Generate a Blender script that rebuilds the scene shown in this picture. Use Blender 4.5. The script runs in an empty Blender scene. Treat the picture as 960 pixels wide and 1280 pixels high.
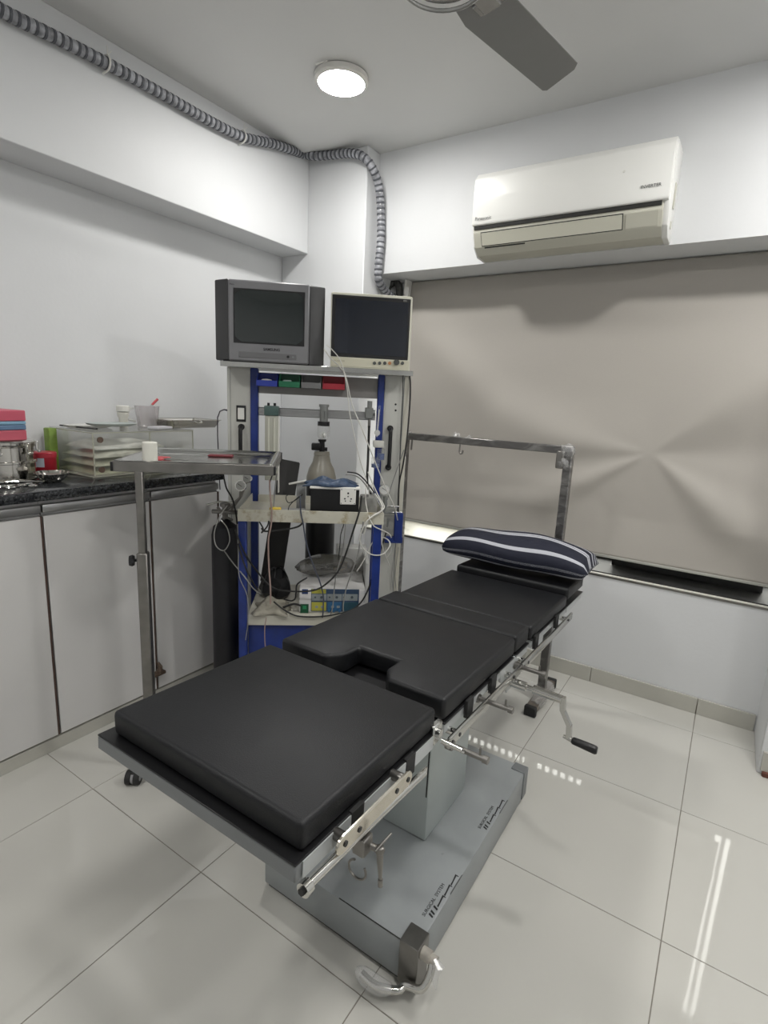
import bpy, bmesh, math, random
from mathutils import Vector, Matrix
random.seed(7)
PI = math.pi
S = bpy.context.scene
C = S.collection

# ------------------------------------------------------------------ camera
F = 670.5
EYE = Vector((0, 0, 1.43))
yaw, pit, rol = math.radians(32.665), math.radians(11.733), math.radians(2.781)
fw = Vector((-math.sin(yaw)*math.cos(pit), math.cos(yaw)*math.cos(pit), -math.sin(pit)))
rt = fw.cross(Vector((0, 0, 1))).normalized()
up = rt.cross(fw)
rt2 = rt*math.cos(rol)+up*math.sin(rol)
up2 = -rt*math.sin(rol)+up*math.cos(rol)
cam = bpy.data.objects.new('camera', bpy.data.cameras.new('camera'))
C.objects.link(cam)
cam.matrix_world = Matrix((( rt2.x, up2.x, -fw.x, EYE.x), (rt2.y, up2.y, -fw.y, EYE.y), (rt2.z, up2.z, -fw.z, EYE.z), (0, 0, 0, 1)))
cam.data.sensor_fit = 'HORIZONTAL'
cam.data.sensor_width = 36
cam.data.lens = 36*F/960
cam.data.clip_start = 0.02
S.camera = cam

# ------------------------------------------------------------------ world, exposure
w = bpy.data.worlds.new('world'); S.world = w; w.use_nodes = True
w.node_tree.nodes['Background'].inputs[0].default_value = (1.0, 1.0, 0.93, 1)
w.node_tree.nodes['Background'].inputs[1].default_value = 7.0
S.view_settings.view_transform = 'Standard'
S.view_settings.look = 'None'
S.view_settings.gamma = 1
S.view_settings.use_curve_mapping = False
S.view_settings.exposure = 0.07
S.cycles.max_bounces = 8
S.cycles.use_denoising = True
S.cycles.transparent_max_bounces = 40

# ceiling lights: (x, y, power) - the first is the one in the photograph, the others are out of view, the last an added fill for the left side
CEIL = 2.835
LAMPS = [(-1.715, 2.15, 140.0), (0.34, 2.15, 180.0), (0.13, 0.62, 130.0), (0.95, 0.76, 85.0), (-1.55, -0.45, 150.0)]

# pixel -> point helpers used to measure the room
def ray(px, py): return rt2*((px-480)/F) - up2*((py-640)/F) + fw
def onz(px, py, z):
    d = ray(px, py); return EYE + d*((z-EYE.z)/d.z)
def ony(px, py, y):
    d = ray(px, py); return EYE + d*(y/d.y)
def onx(px, py, x):
    d = ray(px, py); return EYE + d*(x/d.x)

# rack frame: u right along the rack, v towards the room, z up
RA = math.radians(38.5)
RO = Vector((-1.69, 2.02, 0)); RU = Vector((math.cos(RA), math.sin(RA), 0)); RV = Vector((math.sin(RA), -math.cos(RA), 0))
RACK = Matrix(((RU.x, RV.x, 0, RO.x), (RU.y, RV.y, 0, RO.y), (0, 0, 1, 0), (0, 0, 0, 1)))
def R(u, v, z): return RO + RU*u + RV*v + Vector((0, 0, z))
def rp(px, py, v):
    d = ray(px, py); t = ((RO+RV*v-EYE).dot(RV))/d.dot(RV); return EYE + d*t
def ruz(px, py, v):
    p = rp(px, py, v); return ((p-RO).dot(RU), p.z)

# ------------------------------------------------------------------ materials
MATS = {}
def mat(name, col, rough=0.5, metal=0.0, noise=0.0, nscale=20, bump=0.0, bscale=200, coat=0.0, alpha=1.0, spec=0.5, emit=None, estr=0, dirt=None):
    if name in MATS: return MATS[name]
    m = bpy.data.materials.new(name); m.use_nodes = True
    nt = m.node_tree; N = nt.nodes; L = nt.links; b = N['Principled BSDF']
    b.inputs['Base Color'].default_value = (*col, 1)
    b.inputs['Roughness'].default_value = rough
    b.inputs['Metallic'].default_value = metal
    b.inputs['Coat Weight'].default_value = coat
    b.inputs['Specular IOR Level'].default_value = spec
    b.inputs['Alpha'].default_value = alpha
    tc = N.new('ShaderNodeTexCoord')
    if noise:
        n = N.new('ShaderNodeTexNoise'); n.inputs['Scale'].default_value = nscale; n.inputs['Detail'].default_value = 6
        L.new(tc.outputs['Object'], n.inputs['Vector'])
        r = N.new('ShaderNodeMapRange'); r.inputs[1].default_value = .3; r.inputs[2].default_value = .7; r.inputs[3].default_value = 1-noise; r.inputs[4].default_value = 1+noise*.3
        L.new(n.outputs['Fac'], r.inputs[0])
        v = N.new('ShaderNodeVectorMath'); v.operation = 'SCALE'; v.inputs[0].default_value = col
        L.new(r.outputs[0], v.inputs['Scale']); src = v.outputs[0]
        if dirt:
            n2 = N.new('ShaderNodeTexNoise'); n2.inputs['Scale'].default_value = dirt[1]; n2.inputs['Detail'].default_value = 8; n2.inputs['Roughness'].default_value = .7
            L.new(tc.outputs['Object'], n2.inputs['Vector'])
            r2 = N.new('ShaderNodeMapRange'); r2.inputs[1].default_value = dirt[2]; r2.inputs[2].default_value = dirt[2]+.12
            L.new(n2.outputs['Fac'], r2.inputs[0])
            mx = N.new('ShaderNodeMix'); mx.data_type = 'RGBA'; mx.inputs[7].default_value = (*dirt[0], 1)
            L.new(r2.outputs[0], mx.inputs[0]); L.new(src, mx.inputs[6]); src = mx.outputs[2]
        L.new(src, b.inputs['Base Color'])
        r3 = N.new('ShaderNodeMapRange'); r3.inputs[3].default_value = rough*.85; r3.inputs[4].default_value = min(1, rough*1.2)
        L.new(n.outputs['Fac'], r3.inputs[0]); L.new(r3.outputs[0], b.inputs['Roughness'])
    if bump:
        n = N.new('ShaderNodeTexNoise'); n.inputs['Scale'].default_value = bscale; n.inputs['Detail'].default_value = 4
        L.new(tc.outputs['Object'], n.inputs['Vector'])
        bp = N.new('ShaderNodeBump'); bp.inputs['Strength'].default_value = bump; bp.inputs['Distance'].default_value = .01
        L.new(n.outputs['Fac'], bp.inputs['Height']); L.new(bp.outputs[0], b.inputs['Normal'])
    if emit:
        b.inputs['Emission Color'].default_value = (*emit, 1); b.inputs['Emission Strength'].default_value = estr
    MATS[name] = m
    return m

def clear(name, col=(1, 1, 1), gloss=0.12, rough=0.05, tint=0.1):
    """thin clear plastic: mostly see-through, a little gloss, a little body colour"""
    m = bpy.data.materials.new(name); m.use_nodes = True; nt = m.node_tree; N = nt.nodes; L = nt.links
    N.remove(N['Principled BSDF']); out = N['Material Output']
    t = N.new('ShaderNodeBsdfTransparent'); g = N.new('ShaderNodeBsdfGlossy'); g.inputs['Roughness'].default_value = rough
    d = N.new('ShaderNodeBsdfDiffuse'); d.inputs[0].default_value = (*col, 1)
    a = N.new('ShaderNodeMixShader'); a.inputs[0].default_value = tint; L.new(t.outputs[0], a.inputs[1]); L.new(d.outputs[0], a.inputs[2])
    lw = N.new('ShaderNodeLayerWeight'); lw.inputs[0].default_value = .5
    fr = N.new('ShaderNodeMath'); fr.operation = 'POWER'; fr.inputs[1].default_value = 4; L.new(lw.outputs['Facing'], fr.inputs[0])
    ad = N.new('ShaderNodeMath'); ad.operation = 'MULTIPLY_ADD'; ad.inputs[1].default_value = .7; ad.inputs[2].default_value = .03+gloss*.3; L.new(fr.outputs[0], ad.inputs[0])
    c = N.new('ShaderNodeMixShader'); L.new(ad.outputs[0], c.inputs[0]); L.new(a.outputs[0], c.inputs[1]); L.new(g.outputs[0], c.inputs[2])
    L.new(c.outputs[0], out.inputs[0]); MATS[name] = m
    return m

WALL = mat('wall_paint', (.71, .72, .73), .55, noise=.03, nscale=3, bump=.05, bscale=60)
CEILM = mat('ceiling_paint', (.68, .68, .67), .5, noise=.02, nscale=4, bump=.03, bscale=60)
TILE = mat('glazed_tile', (.57, .56, .52), .035, noise=.03, nscale=2.5, coat=.0, bump=.006, bscale=8, dirt=((.36, .33, .27), 26, .745))
GROUT = mat('grout', (.22, .20, .17), .8)
SKIRT = mat('skirting_tile', (.50, .49, .44), .25, noise=.06, nscale=6)
LAM = mat('white_laminate', (.64, .63, .62), .24, noise=.03, nscale=4)
ALU = mat('aluminium', (.42, .42, .42), .32, 1, noise=.1, nscale=12)
STEEL = mat('stainless_steel', (.54, .54, .52), .2, 1, noise=.1, nscale=15)
CHROME = mat('bright_chrome', (.62, .61, .58), .1, 1, noise=.05, nscale=30)
DULL = mat('dull_steel', (.26, .25, .235), .38, 1, noise=.2, nscale=18, dirt=((.16, .12, .09), 9, .66))
LEATHER = mat('black_leatherette', (.006, .0065, .008), .45, noise=.2, nscale=9, bump=.12, bscale=420, spec=.4)
GREYP = mat('grey_paint', (.31, .33, .335), .38, noise=.12, nscale=7, dirt=((.17, .18, .18), 11, .66))
GREYL = mat('light_grey_paint', (.46, .48, .48), .35, noise=.08, nscale=7)
GREYD = mat('plate_grey_paint', (.19, .20, .205), .4, noise=.08, nscale=10)
BLACK = mat('black_plastic', (.007, .007, .008), .4)
BLACKR = mat('black_rubber', (.02, .02, .02), .7)
BLUE = mat('blue_paint', (.014, .036, .21), .35, noise=.3, nscale=14)
CREAM = mat('cream_paint', (.60, .58, .50), .35, noise=.06, nscale=9)
CREAMD = mat('stained_cream_paint', (.58, .56, .47), .4, noise=.1, nscale=9, dirt=((.34, .28, .17), 14, .52))
RACKW = mat('off_white_powder_coat', (.56, .56, .52), .4, noise=.05, nscale=5)
RACKG = mat('rack_grey', (.26, .25, .24), .4, noise=.05)
TVS = mat('silver_plastic', (.21, .21, .22), .38, noise=.04, nscale=30)
TVD = mat('charcoal_plastic', (.045, .045, .047), .5)
GLASSB = mat('dark_tube_glass', (.018, .024, .024), .09, coat=.6)
GLASSN = mat('dark_panel_glass', (.008, .011, .020), .08, coat=.8)
WPLAS = mat('white_plastic', (.78, .77, .73), .3)
ACW = mat('aircon_white', (.82, .82, .79), .36)
ACB = mat('aircon_beige', (.55, .54, .46), .35)
DARK = mat('dark_gap', (.02, .02, .018), .7)
CABW = mat('white_cable', (.62, .61, .57), .45)
CABG = mat('grey_cable', (.25, .25, .24), .45)
CABP = mat('pinkish_tubing', (.36, .26, .23), .4)
CLEAR = clear('clear_acrylic', (.78, .80, .70), .02, .05, .07)
FILM = clear('cling_film', (.85, .85, .84), .25, .2, .22)
CLOUDY = clear('cloudy_plastic', (.74, .74, .70), .2, .2, .55)
BAGP = clear('smoky_plastic_bag', (.13, .125, .11), .3, .18, .55)

def granite():
    m = bpy.data.materials.new('black_granite'); m.use_nodes = True; nt = m.node_tree; N = nt.nodes; L = nt.links; b = N['Principled BSDF']
    tc = N.new('ShaderNodeTexCoord'); v = N.new('ShaderNodeTexVoronoi'); v.inputs['Scale'].default_value = 170; n = N.new('ShaderNodeTexNoise'); n.inputs['Scale'].default_value = 90; n.inputs['Detail'].default_value = 5
    L.new(tc.outputs['Object'], v.inputs['Vector']); L.new(tc.outputs['Object'], n.inputs['Vector'])
    mm = N.new('ShaderNodeMath'); mm.operation = 'MULTIPLY'; L.new(v.outputs['Color'], mm.inputs[0]); L.new(n.outputs['Fac'], mm.inputs[1])
    r = N.new('ShaderNodeValToRGB'); r.color_ramp.elements[0].position = .18; r.color_ramp.elements[0].color = (.010, .011, .013, 1); r.color_ramp.elements[1].position = .55; r.color_ramp.elements[1].color = (.075, .08, .085, 1)
    L.new(mm.outputs[0], r.inputs[0]); L.new(r.outputs[0], b.inputs['Base Color']); b.inputs['Roughness'].default_value = .12
    return m
GRAN = granite()

def blind_mat():
    m = bpy.data.materials.new('taupe_blind_fabric'); m.use_nodes = True; nt = m.node_tree; N = nt.nodes; L = nt.links; b = N['Principled BSDF']
    b.inputs['Roughness'].default_value = .62; b.inputs['Sheen Weight'].default_value = .15
    tc = N.new('ShaderNodeTexCoord'); w1 = N.new('ShaderNodeTexNoise'); w1.inputs['Scale'].default_value = 160
    mp = N.new('ShaderNodeMapping'); mp.inputs['Scale'].default_value = (1, 1, 6); L.new(tc.outputs['Object'], mp.inputs[0]); L.new(mp.outputs[0], w1.inputs['Vector'])
    r = N.new('ShaderNodeMapRange'); r.inputs[3].default_value = .93; r.inputs[4].default_value = 1.05; L.new(w1.outputs['Fac'], r.inputs[0])
    v = N.new('ShaderNodeVectorMath'); v.operation = 'SCALE'; v.inputs[0].default_value = (.40, .375, .34); L.new(r.outputs[0], v.inputs['Scale']); L.new(v.outputs[0], b.inputs['Base Color'])
    return m
BLIND = blind_mat()

# ------------------------------------------------------------------ mesh helpers
class MB:
    def __init__(s, frame=None): s.bm = bmesh.new(); s.M = frame or Matrix.Identity(4)
    def _add(s, tmp, mtx=None):
        if mtx is not None: bmesh.ops.transform(tmp, matrix=mtx, verts=tmp.verts)
        bmesh.ops.transform(tmp, matrix=s.M, verts=tmp.verts)
        me = bpy.data.meshes.new('t'); tmp.to_mesh(me); tmp.free(); s.bm.from_mesh(me); bpy.data.meshes.remove(me); return s
    def box(s, a, b, bev=0.0, seg=2, rot=None, pivot=None):
        t = bmesh.new(); bmesh.ops.create_cube(t, size=1)
        a, b = Vector(a), Vector(b); c = (a+b)/2; d = b-a
        bmesh.ops.scale(t, vec=(abs(d.x), abs(d.y), abs(d.z)), verts=t.verts)
        if bev > 0:
            bmesh.ops.bevel(t, geom=list(t.edges), offset=min(bev, .49*min(abs(d.x), abs(d.y), abs(d.z))), segments=seg, profile=.5, affect='EDGES', clamp_overlap=True)
        m = Matrix.Translation(c)
        if rot is not None:
            p = Vector(pivot) if pivot is not None else c
            m = Matrix.Translation(p) @ rot @ Matrix.Translation(-p) @ m
        return s._add(t, m)
    def tube(s, pts, r, n=8, cap=True, smooth_pts=0):
        pts = [Vector(p) for p in pts]
        if smooth_pts:
            n0 = len(pts); pts = catmull(pts, smooth_pts)
            if isinstance(r, (list, tuple)): r = [r[min(i//smooth_pts, n0-1)]*(1-(i % smooth_pts)/smooth_pts)+r[min(i//smooth_pts+1, n0-1)]*(i % smooth_pts)/smooth_pts for i in range(len(pts))]
        rs = r if isinstance(r, (list, tuple)) else [r]*len(pts)
        t = bmesh.new(); rings = []; prev = None
        for i, p in enumerate(pts):
            d = (pts[min(i+1, len(pts)-1)]-pts[max(i-1, 0)])
            if d.length < 1e-9: d = Vector((0, 0, 1))
            d.normalize()
            if prev is None: x = d.orthogonal().normalized()
            else:
                x = prev - d*prev.dot(d)
                x = x.normalized() if x.length > 1e-6 else d.orthogonal().normalized()
            prev = x; y = d.cross(x)
            rings.append([t.verts.new(p+(x*math.cos(2*PI*k/n)+y*math.sin(2*PI*k/n))*rs[i]) for k in range(n)])
        for i in range(len(rings)-1):
            for k in range(n): t.faces.new((rings[i][k], rings[i][(k+1) % n], rings[i+1][(k+1) % n], rings[i+1][k]))
        if cap: t.faces.new(rings[0][::-1]); t.faces.new(rings[-1])
        return s._add(t)
    def cyl(s, a, b, r, n=20, r2=None): return s.tube([a, b], [r, r if r2 is None else r2], n)
    def lathe(s, prof, c=(0, 0, 0), n=28, axis=None, sx=1, sy=1):
        """prof: list of (r, z) around a vertical axis through c; axis turns it"""
        t = bmesh.new(); rings = []
        for r, z in prof:
            if r < 1e-6: rings.append([t.verts.new((0, 0, z))])
            else: rings.append([t.verts.new((r*sx*math.cos(2*PI*k/n), r*sy*math.sin(2*PI*k/n), z)) for k in range(n)])
        for a, b in zip(rings, rings[1:]):
            for k in range(n):
                q = [a[k % len(a)], a[(k+1) % len(a)], b[(k+1) % len(b)], b[k % len(b)]]
                u = []
                for x in q:
                    if x not in u: u.append(x)
                if len(u) > 2: t.faces.new(u)
        m = Matrix.Translation(Vector(c))
        if axis is not None: m = m @ Vector((0, 0, 1)).rotation_difference(Vector(axis).normalized()).to_matrix().to_4x4()
        return s._add(t, m)
    def prism(s, poly, d, org=(0, 0, 0), ax=(1, 0, 0), ay=(0, 1, 0), bev=0, seg=2):
        """poly in 2-D, extruded by vector d"""
        t = bmesh.new(); o, ax, ay, d = Vector(org), Vector(ax), Vector(ay), Vector(d)
        a = [t.verts.new(o+ax*p[0]+ay*p[1]) for p in poly]; b = [t.verts.new(v.co+d) for v in a]
        t.faces.new(a); t.faces.new(b[::-1]); n = len(a)
        for k in range(n): t.faces.new((a[k], b[k], b[(k+1) % n], a[(k+1) % n]))
        bmesh.ops.recalc_face_normals(t, faces=t.faces)
        if bev: bmesh.ops.bevel(t, geom=list(t.edges), offset=bev, segments=seg, profile=.5, affect='EDGES', clamp_overlap=True)
        return s._add(t)
    def grid(s, fn, nu, nv):
        t = bmesh.new(); V = [[t.verts.new(fn(i/nu, j/nv)) for j in range(nv+1)] for i in range(nu+1)]
        for i in range(nu):
            for j in range(nv): t.faces.new((V[i][j], V[i+1][j], V[i+1][j+1], V[i][j+1]))
        return s._add(t)

def catmull(P, k):
    out = []; n = len(P)
    for i in range(n-1):
        p0, p1, p2, p3 = P[max(i-1, 0)], P[i], P[i+1], P[min(i+2, n-1)]
        for j in range(k):
            t = j/k
            out.append(.5*((2*p1)+(p2-p0)*t+(2*p0-5*p1+4*p2-p3)*t*t+(3*p1-p0-3*p2+p3)*t*t*t))
    out.append(P[-1]); return out

def link(name, mb, m, parent=None, recalc=True, sharp=38):
    """world-space geometry; when parented it is carried into the parent's frame"""
    if recalc: bmesh.ops.recalc_face_normals(mb.bm, faces=mb.bm.faces)
    me = bpy.data.meshes.new(name); mb.bm.to_mesh(me); mb.bm.free()
    if isinstance(m, (list, tuple)):
        for q in m: me.materials.append(q)
    else: me.materials.append(m)
    me.polygons.foreach_set('use_smooth', [True]*len(me.polygons)); me.set_sharp_from_angle(angle=math.radians(sharp))
    o = bpy.data.objects.new(name, me); C.objects.link(o)
    if parent is not None:
        W = world_of(parent); me.transform(W.inverted()); o.parent = parent
    return o
def world_of(o):
    M = Matrix.LocRotScale(o.location, o.rotation_euler, o.scale)
    return world_of(o.parent) @ M if o.parent else M
def thing(name, label, cat, loc=(0, 0, 0), rz=0, group=None):
    o = bpy.data.objects.new(name, None); C.objects.link(o); o.location = loc; o.rotation_euler = (0, 0, rz)
    o.empty_display_size = .05
    o['label'] = label; o['category'] = cat
    if group: o['group'] = group
    return o
def tag(o, label, cat, group=None):
    """one-mesh thing: move its origin to the base of its geometry"""
    o['label'] = label; o['category'] = cat
    if group: o['group'] = group
    vs = [v.co for v in o.data.vertices]
    c = Vector(((min(v.x for v in vs)+max(v.x for v in vs))/2, (min(v.y for v in vs)+max(v.y for v in vs))/2, min(v.z for v in vs)))
    o.data.transform(Matrix.Translation(-c)); o.location = c
    return o
def struct(name, mb, m, parent=None, **k):
    o = link(name, mb, m, parent, **k)
    if parent is None: o['kind'] = 'structure'
    return o
def text(body, size, org, ax, ay, m, parent, name='lettering', ext=.0004, align='LEFT', shear=0, bold=0):
    cu = bpy.data.curves.new('t', 'FONT'); cu.body = body; cu.size = size; cu.extrude = ext; cu.align_x = align; cu.shear = shear; cu.offset = bold; cu.resolution_u = 2
    t = bpy.data.objects.new('t', cu); C.objects.link(t); bpy.context.view_layer.update()
    me = bpy.data.meshes.new_from_object(t.evaluated_get(bpy.context.evaluated_depsgraph_get()))
    bpy.data.objects.remove(t); bpy.data.curves.remove(cu)
    ax, ay = Vector(ax).normalized(), Vector(ay).normalized(); az = ax.cross(ay); o = Vector(org)
    W = Matrix(((ax.x, ay.x, az.x, o.x), (ax.y, ay.y, az.y, o.y), (ax.z, ay.z, az.z, o.z), (0, 0, 0, 1)))
    me.transform(world_of(parent).inverted() @ W); me.materials.clear(); me.materials.append(m)
    ob = bpy.data.objects.new(name, me); C.objects.link(ob); ob.parent = parent
    return ob

# ================================================================== SETTING
XL, XR, YB, YF = -2.64, 1.55, 2.87, -1.7
# floor and its tiles
fl = struct('floor', MB().box((XL-.2, YF-.2, -.06), (XR+.2, YB+.3, -.0015)), GROUT)
g = .0012
xs = [-2.64, -2.361, -1.762, -1.163, -.564, .035, .634, 1.233, 1.55]
ys = [-1.7, -1.509, -.911, -.313, .285, .882, 1.477, 2.075, 2.672, 2.87]
for i in range(len(xs)-1):
    for j in range(len(ys)-1):
        if j == len(ys)-2 and xs[i] > .1: continue
        x1 = xs[i+1]; y1 = ys[j+1]
        if xs[i] > .1 and ys[j] < 2.3 < y1: y1 = 2.52 if y1 > 2.52 else y1
        link('tile', MB().box((xs[i]+g, ys[j]+g, -.012), (x1-g, y1-g, 0), .0008, 1), TILE, fl)
# ceiling, walls
struct('ceiling', MB().box((XL-.2, YF-.2, CEIL), (XR+.2, YB+.4, CEIL+.1)), CEILM)
struct('wall_left', MB().box((XL-.15, YF-.2, 0), (XL, YB+.4, CEIL)), WALL)
struct('trim_1', MB().box((XL, YF, 2.305), (-2.42, 2.745, CEIL), .003, 1), WALL)          # beam along the left wall
struct('trim_2', MB().box((XL, 2.745, 0), (-1.985, YB+.4, CEIL), .004, 1), WALL)          # corner column
bw = MB(); bw.box((-1.985, YB, 2.176), (XR, YB+.40, CEIL)); struct('trim_3', bw, WALL)    # beam over the window
wb = MB().box((-1.985, YB, 0), (.275, YB+.40, .598)).box((.27, 2.895, 0), (.36, YB+.40, .598)); wb.box((-1.985, 3.13, .598), (-1.875, YB+.40, 2.176)); struct('wall_back', wb, WALL)
struct('wall_back_right', MB().box((.275, 2.515, 0), (XR+.15, 2.90, CEIL), .004, 1).box((.36, 2.89, 0), (XR+.15, YB+.40, CEIL)), WALL)
struct('wall_right', MB().box((XR, YF-.2, 0), (XR+.15, 2.515, CEIL)), WALL)
struct('wall_front', MB().box((XL, YF-.15, 0), (XR, YF, CEIL)), WALL)
# skirting: separate tile pieces
bb = struct('baseboard_back', MB().box((-1.985, YB-.004, 0), (.271, YB, .078)), GROUT)
for a, b in ((-1.98, -1.66), (-1.657, -1.063), (-1.06, -.466), (-.463, .033), (.036, .270)):
    link('tile', MB().box((a, YB-.012, 0), (b, YB-.002, .083), .0015, 1), SKIRT, bb)
bb = struct('baseboard_right', MB().box((.285, 2.503, .02), (XR, 2.514, .105), .0015, 1), SKIRT)
struct('trim_4', MB().box((.292, 2.492, 0), (.42, 2.512, .022), .004, 1), mat('red_brown_tile', (.18, .06, .04), .6, noise=.4, nscale=40))

# ------------------------------------------------------------------ window with its roller blind
wy = 3.22
win = struct('window_1', MB().box((-1.875, wy, .64), (-1.84, wy+.05, 2.176)).box((.335, wy, .64), (.36, wy+.05, 2.176)).box((-1.875, wy, 2.13), (.36, wy+.05, 2.176)).box((-1.875, wy, .598), (.36, wy+.05, .64)).box((-.86, wy, .64), (-.80, wy+.05, 2.13)), ALU)
link('sill', MB().box((-1.985, YB-.001, .592), (.275, wy, .603), .001, 1).box((.274, 2.90, .592), (.36, wy, .603)), mat('sill_stone', (.74, .73, .66), .35, noise=.06), win)
link('track_and_light_block', MB().box((-.95, 2.885, .603), (.27, 3.215, .609), .001, 1).box((-.47, 3.07, .609), (.215, 3.09, .87), .001, 1).box((-.95, 3.17, .609), (-.47, 3.19, .632)), mat('black_track_and_block', (.015, .015, .015), .5), win)  # tall upright sheet added to block daylight in the gap under the blind
link('sill_edge', MB().box((-1.98, YB-.004, .588), (.272, YB, .598)), DULL, win)
link('pane', MB().box((-1.84, wy+.02, .64), (-.86, wy+.026, 2.13)).box((-.80, wy+.02, .64), (.335, wy+.026, 2.13)), clear('window_glass', (.9, .92, .9), .1, .02, .04), win)
gr = MB()
for k in range(45):
    x = -1.9+k*.052
    gr.box((x-.010, wy+.10, .62), (x+.010, wy+.112, 2.176))
link('grille', gr, mat('grille_paint', (.10, .10, .10), .5), win)

bl = thing('roller_blind', 'wide taupe roller blind, buckled and creased, pulled down over the window', 'blind', (-.84, 3.1, .64))
cones = [(-.345, 1.235, [(-150, 10, .085), (-38, 13, .12), (42, 16, .07), (176, 12, .06), (100, 26, -.03), (-95, 26, -.07), (5, 14, -.05)])]
fold = [(-1.75, 1.86), (-1.45, 1.62), (-1.18, 1.42), (-.85, 1.33), (-.345, 1.27)]
def segd(x, z, a, b):
    dx, dz = b[0]-a[0], b[1]-a[1]; t = max(0, min(1, ((x-a[0])*dx+(z-a[1])*dz)/(dx*dx+dz*dz)))
    return math.hypot(x-a[0]-t*dx, z-a[1]-t*dz)
def bdisp(x, z):
    s = 0
    for cx, cz, R_ in cones:
        dx, dz = x-cx, z-cz; r = math.hypot(dx, dz); th = math.degrees(math.atan2(dz, dx))
        env = min(r, .55)*math.exp(-max(0, r-.35)/.55)*(1-math.exp(-r/.03))
        for t0, sg, A in R_:
            d = (th-t0+180) % 360-180
            s += A*env*math.exp(-(d/sg)**2)
    d = min(segd(x, z, a, b) for a, b in zip(fold, fold[1:]))
    s += .026*math.exp(-(d/.13)**2)*min(1, max(0, (-.36-x)/.5))
    edge = min(1, (2.17-z)/.25, max(.0, (z-.68)/.22))
    s += .010*math.sin((x+1.9)*4.2+z*3)*math.sin(z*2.2)
    return s*max(0, edge)
def bf(a, b):
    x = -1.868+a*2.103; z = .690+b*1.48
    return Vector((x, 2.925+.185*b-bdisp(x, z), z))
m_ = MB(); m_.grid(bf, 170, 120)
fab = link('fabric', m_, BLIND, bl, sharp=180)
so = fab.modifiers.new('thickness', 'SOLIDIFY'); so.thickness = .0015
link('bottom_rail', MB().box((-1.868, 2.918, .679), (.235, 2.932, .693), .004, 2), mat('blind_rail', (.50, .50, .46), .35, .5), bl)
link('roller_tube', MB().cyl((-1.866, 3.135, 2.148), (.235, 3.135, 2.148), .024), BLIND, bl)
link('bracket', MB().box((-1.882, 3.04, 2.06), (-1.866, 3.17, 2.176), .004, 1).box((-1.878, 3.035, 2.06), (-1.845, 3.045, 2.13), .004, 1), WPLAS, bl)

# ------------------------------------------------------------------ ceiling lights
for i, (x, y, p) in enumerate(LAMPS):
    lab = ['round flush ceiling light glowing above the corner with the monitors', 'round flush ceiling light in front of the air conditioner, just out of view', 'round flush ceiling light over the foot end of the operating table, out of view',
           'round flush ceiling light nearest the right wall, out of view', 'added fill light, a round ceiling disc nearest the wall behind the camera, out of view'][i]
    t = thing('ceiling_light', lab, 'ceiling light', (x, y, CEIL-.03), 0, 'round ceiling lights')
    link('frame', MB().lathe([(.112, CEIL), (.120, CEIL-.004), (.120, CEIL-.022), (.108, CEIL-.030), (.104, CEIL-.030), (.104, CEIL-.016), (.0, CEIL-.016)], (x, y, 0), 48), WPLAS, t)
    link('diffuser', MB().lathe([(0, CEIL-.034), (.08, CEIL-.034), (.104, CEIL-.027), (.104, CEIL-.018), (0, CEIL-.018)], (x, y, 0), 48),
         mat('lamp_glow_%d' % i, (1, 1, 1), .4, emit=(1, .985, .955), estr=p), t)
    if i == 0:
        link('clip', MB().tube([(x+.02, y-.125, CEIL-.004), (x-.0, y-.15, CEIL-.02), (x-.01, y-.165, CEIL-.03)], .003, 6), WPLAS, t)

# ------------------------------------------------------------------ ceiling fan
fx, fy, fz = -.80, 1.405, 2.52
fan = thing('ceiling_fan', 'grey three-bladed ceiling fan at the top edge of the picture', 'fan', (fx, fy, CEIL))
FANB = mat('fan_grey', (.23, .23, .225), .45, noise=.04)
FANM = mat('fan_motor_metal', (.40, .40, .39), .25, .7)
link('motor', MB().lathe([(0, fz-.030), (.07, fz-.032), (.096, fz-.028), (.102, fz-.015), (.115, fz-.005), (.125, fz+.015), (.125, fz+.05), (.10, fz+.085), (.03, fz+.095), (0, fz+.095)], (fx, fy, 0), 40), FANM, fan)
rg = MB(); rg.tube([(fx+.112*math.cos(a), fy+.112*math.sin(a), fz-.034) for a in [2*PI*k/40 for k in range(41)]], .0055, 8, False)
link('rim', rg, FANM, fan)
link('downrod', MB().cyl((fx, fy, fz+.09), (fx, fy, CEIL-.03), .012), FANM, fan)
link('canopy', MB().lathe([(0, CEIL), (.06, CEIL), (.055, CEIL-.03), (.02, CEIL-.06), (0, CEIL-.06)], (fx, fy, 0)), FANM, fan)
for k in range(3):
    a = math.radians(81.1+120*k); ca, sa = math.cos(a), math.sin(a)
    D = Matrix(((ca, -sa, 0, fx), (sa, ca, 0, fy), (0, 0, 1, fz+.022), (0, 0, 0, 1))) @ Matrix.Rotation(math.radians(-8), 4, 'X')
    b = MB(D); b.prism([(.17, -.055), (.645, -.076), (.668, -.055), (.700, .058), (.688, .070), (.24, .098), (.17, .085)], (0, 0, .003), bev=.0012, seg=1)
    link('blade', b, FANB, fan)
    b = MB(D); b.box((.09, -.028, -.012), (.235, .028, -.001), .003, 1).box((.19, -.042, -.007), (.235, .042, -.001), .002, 1).cyl((.21, .025, -.010), (.21, .025, 0), .006, 10).cyl((.21, -.025, -.010), (.21, -.025, 0), .006, 10)
    link('blade_iron', b, FANM, fan)

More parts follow.
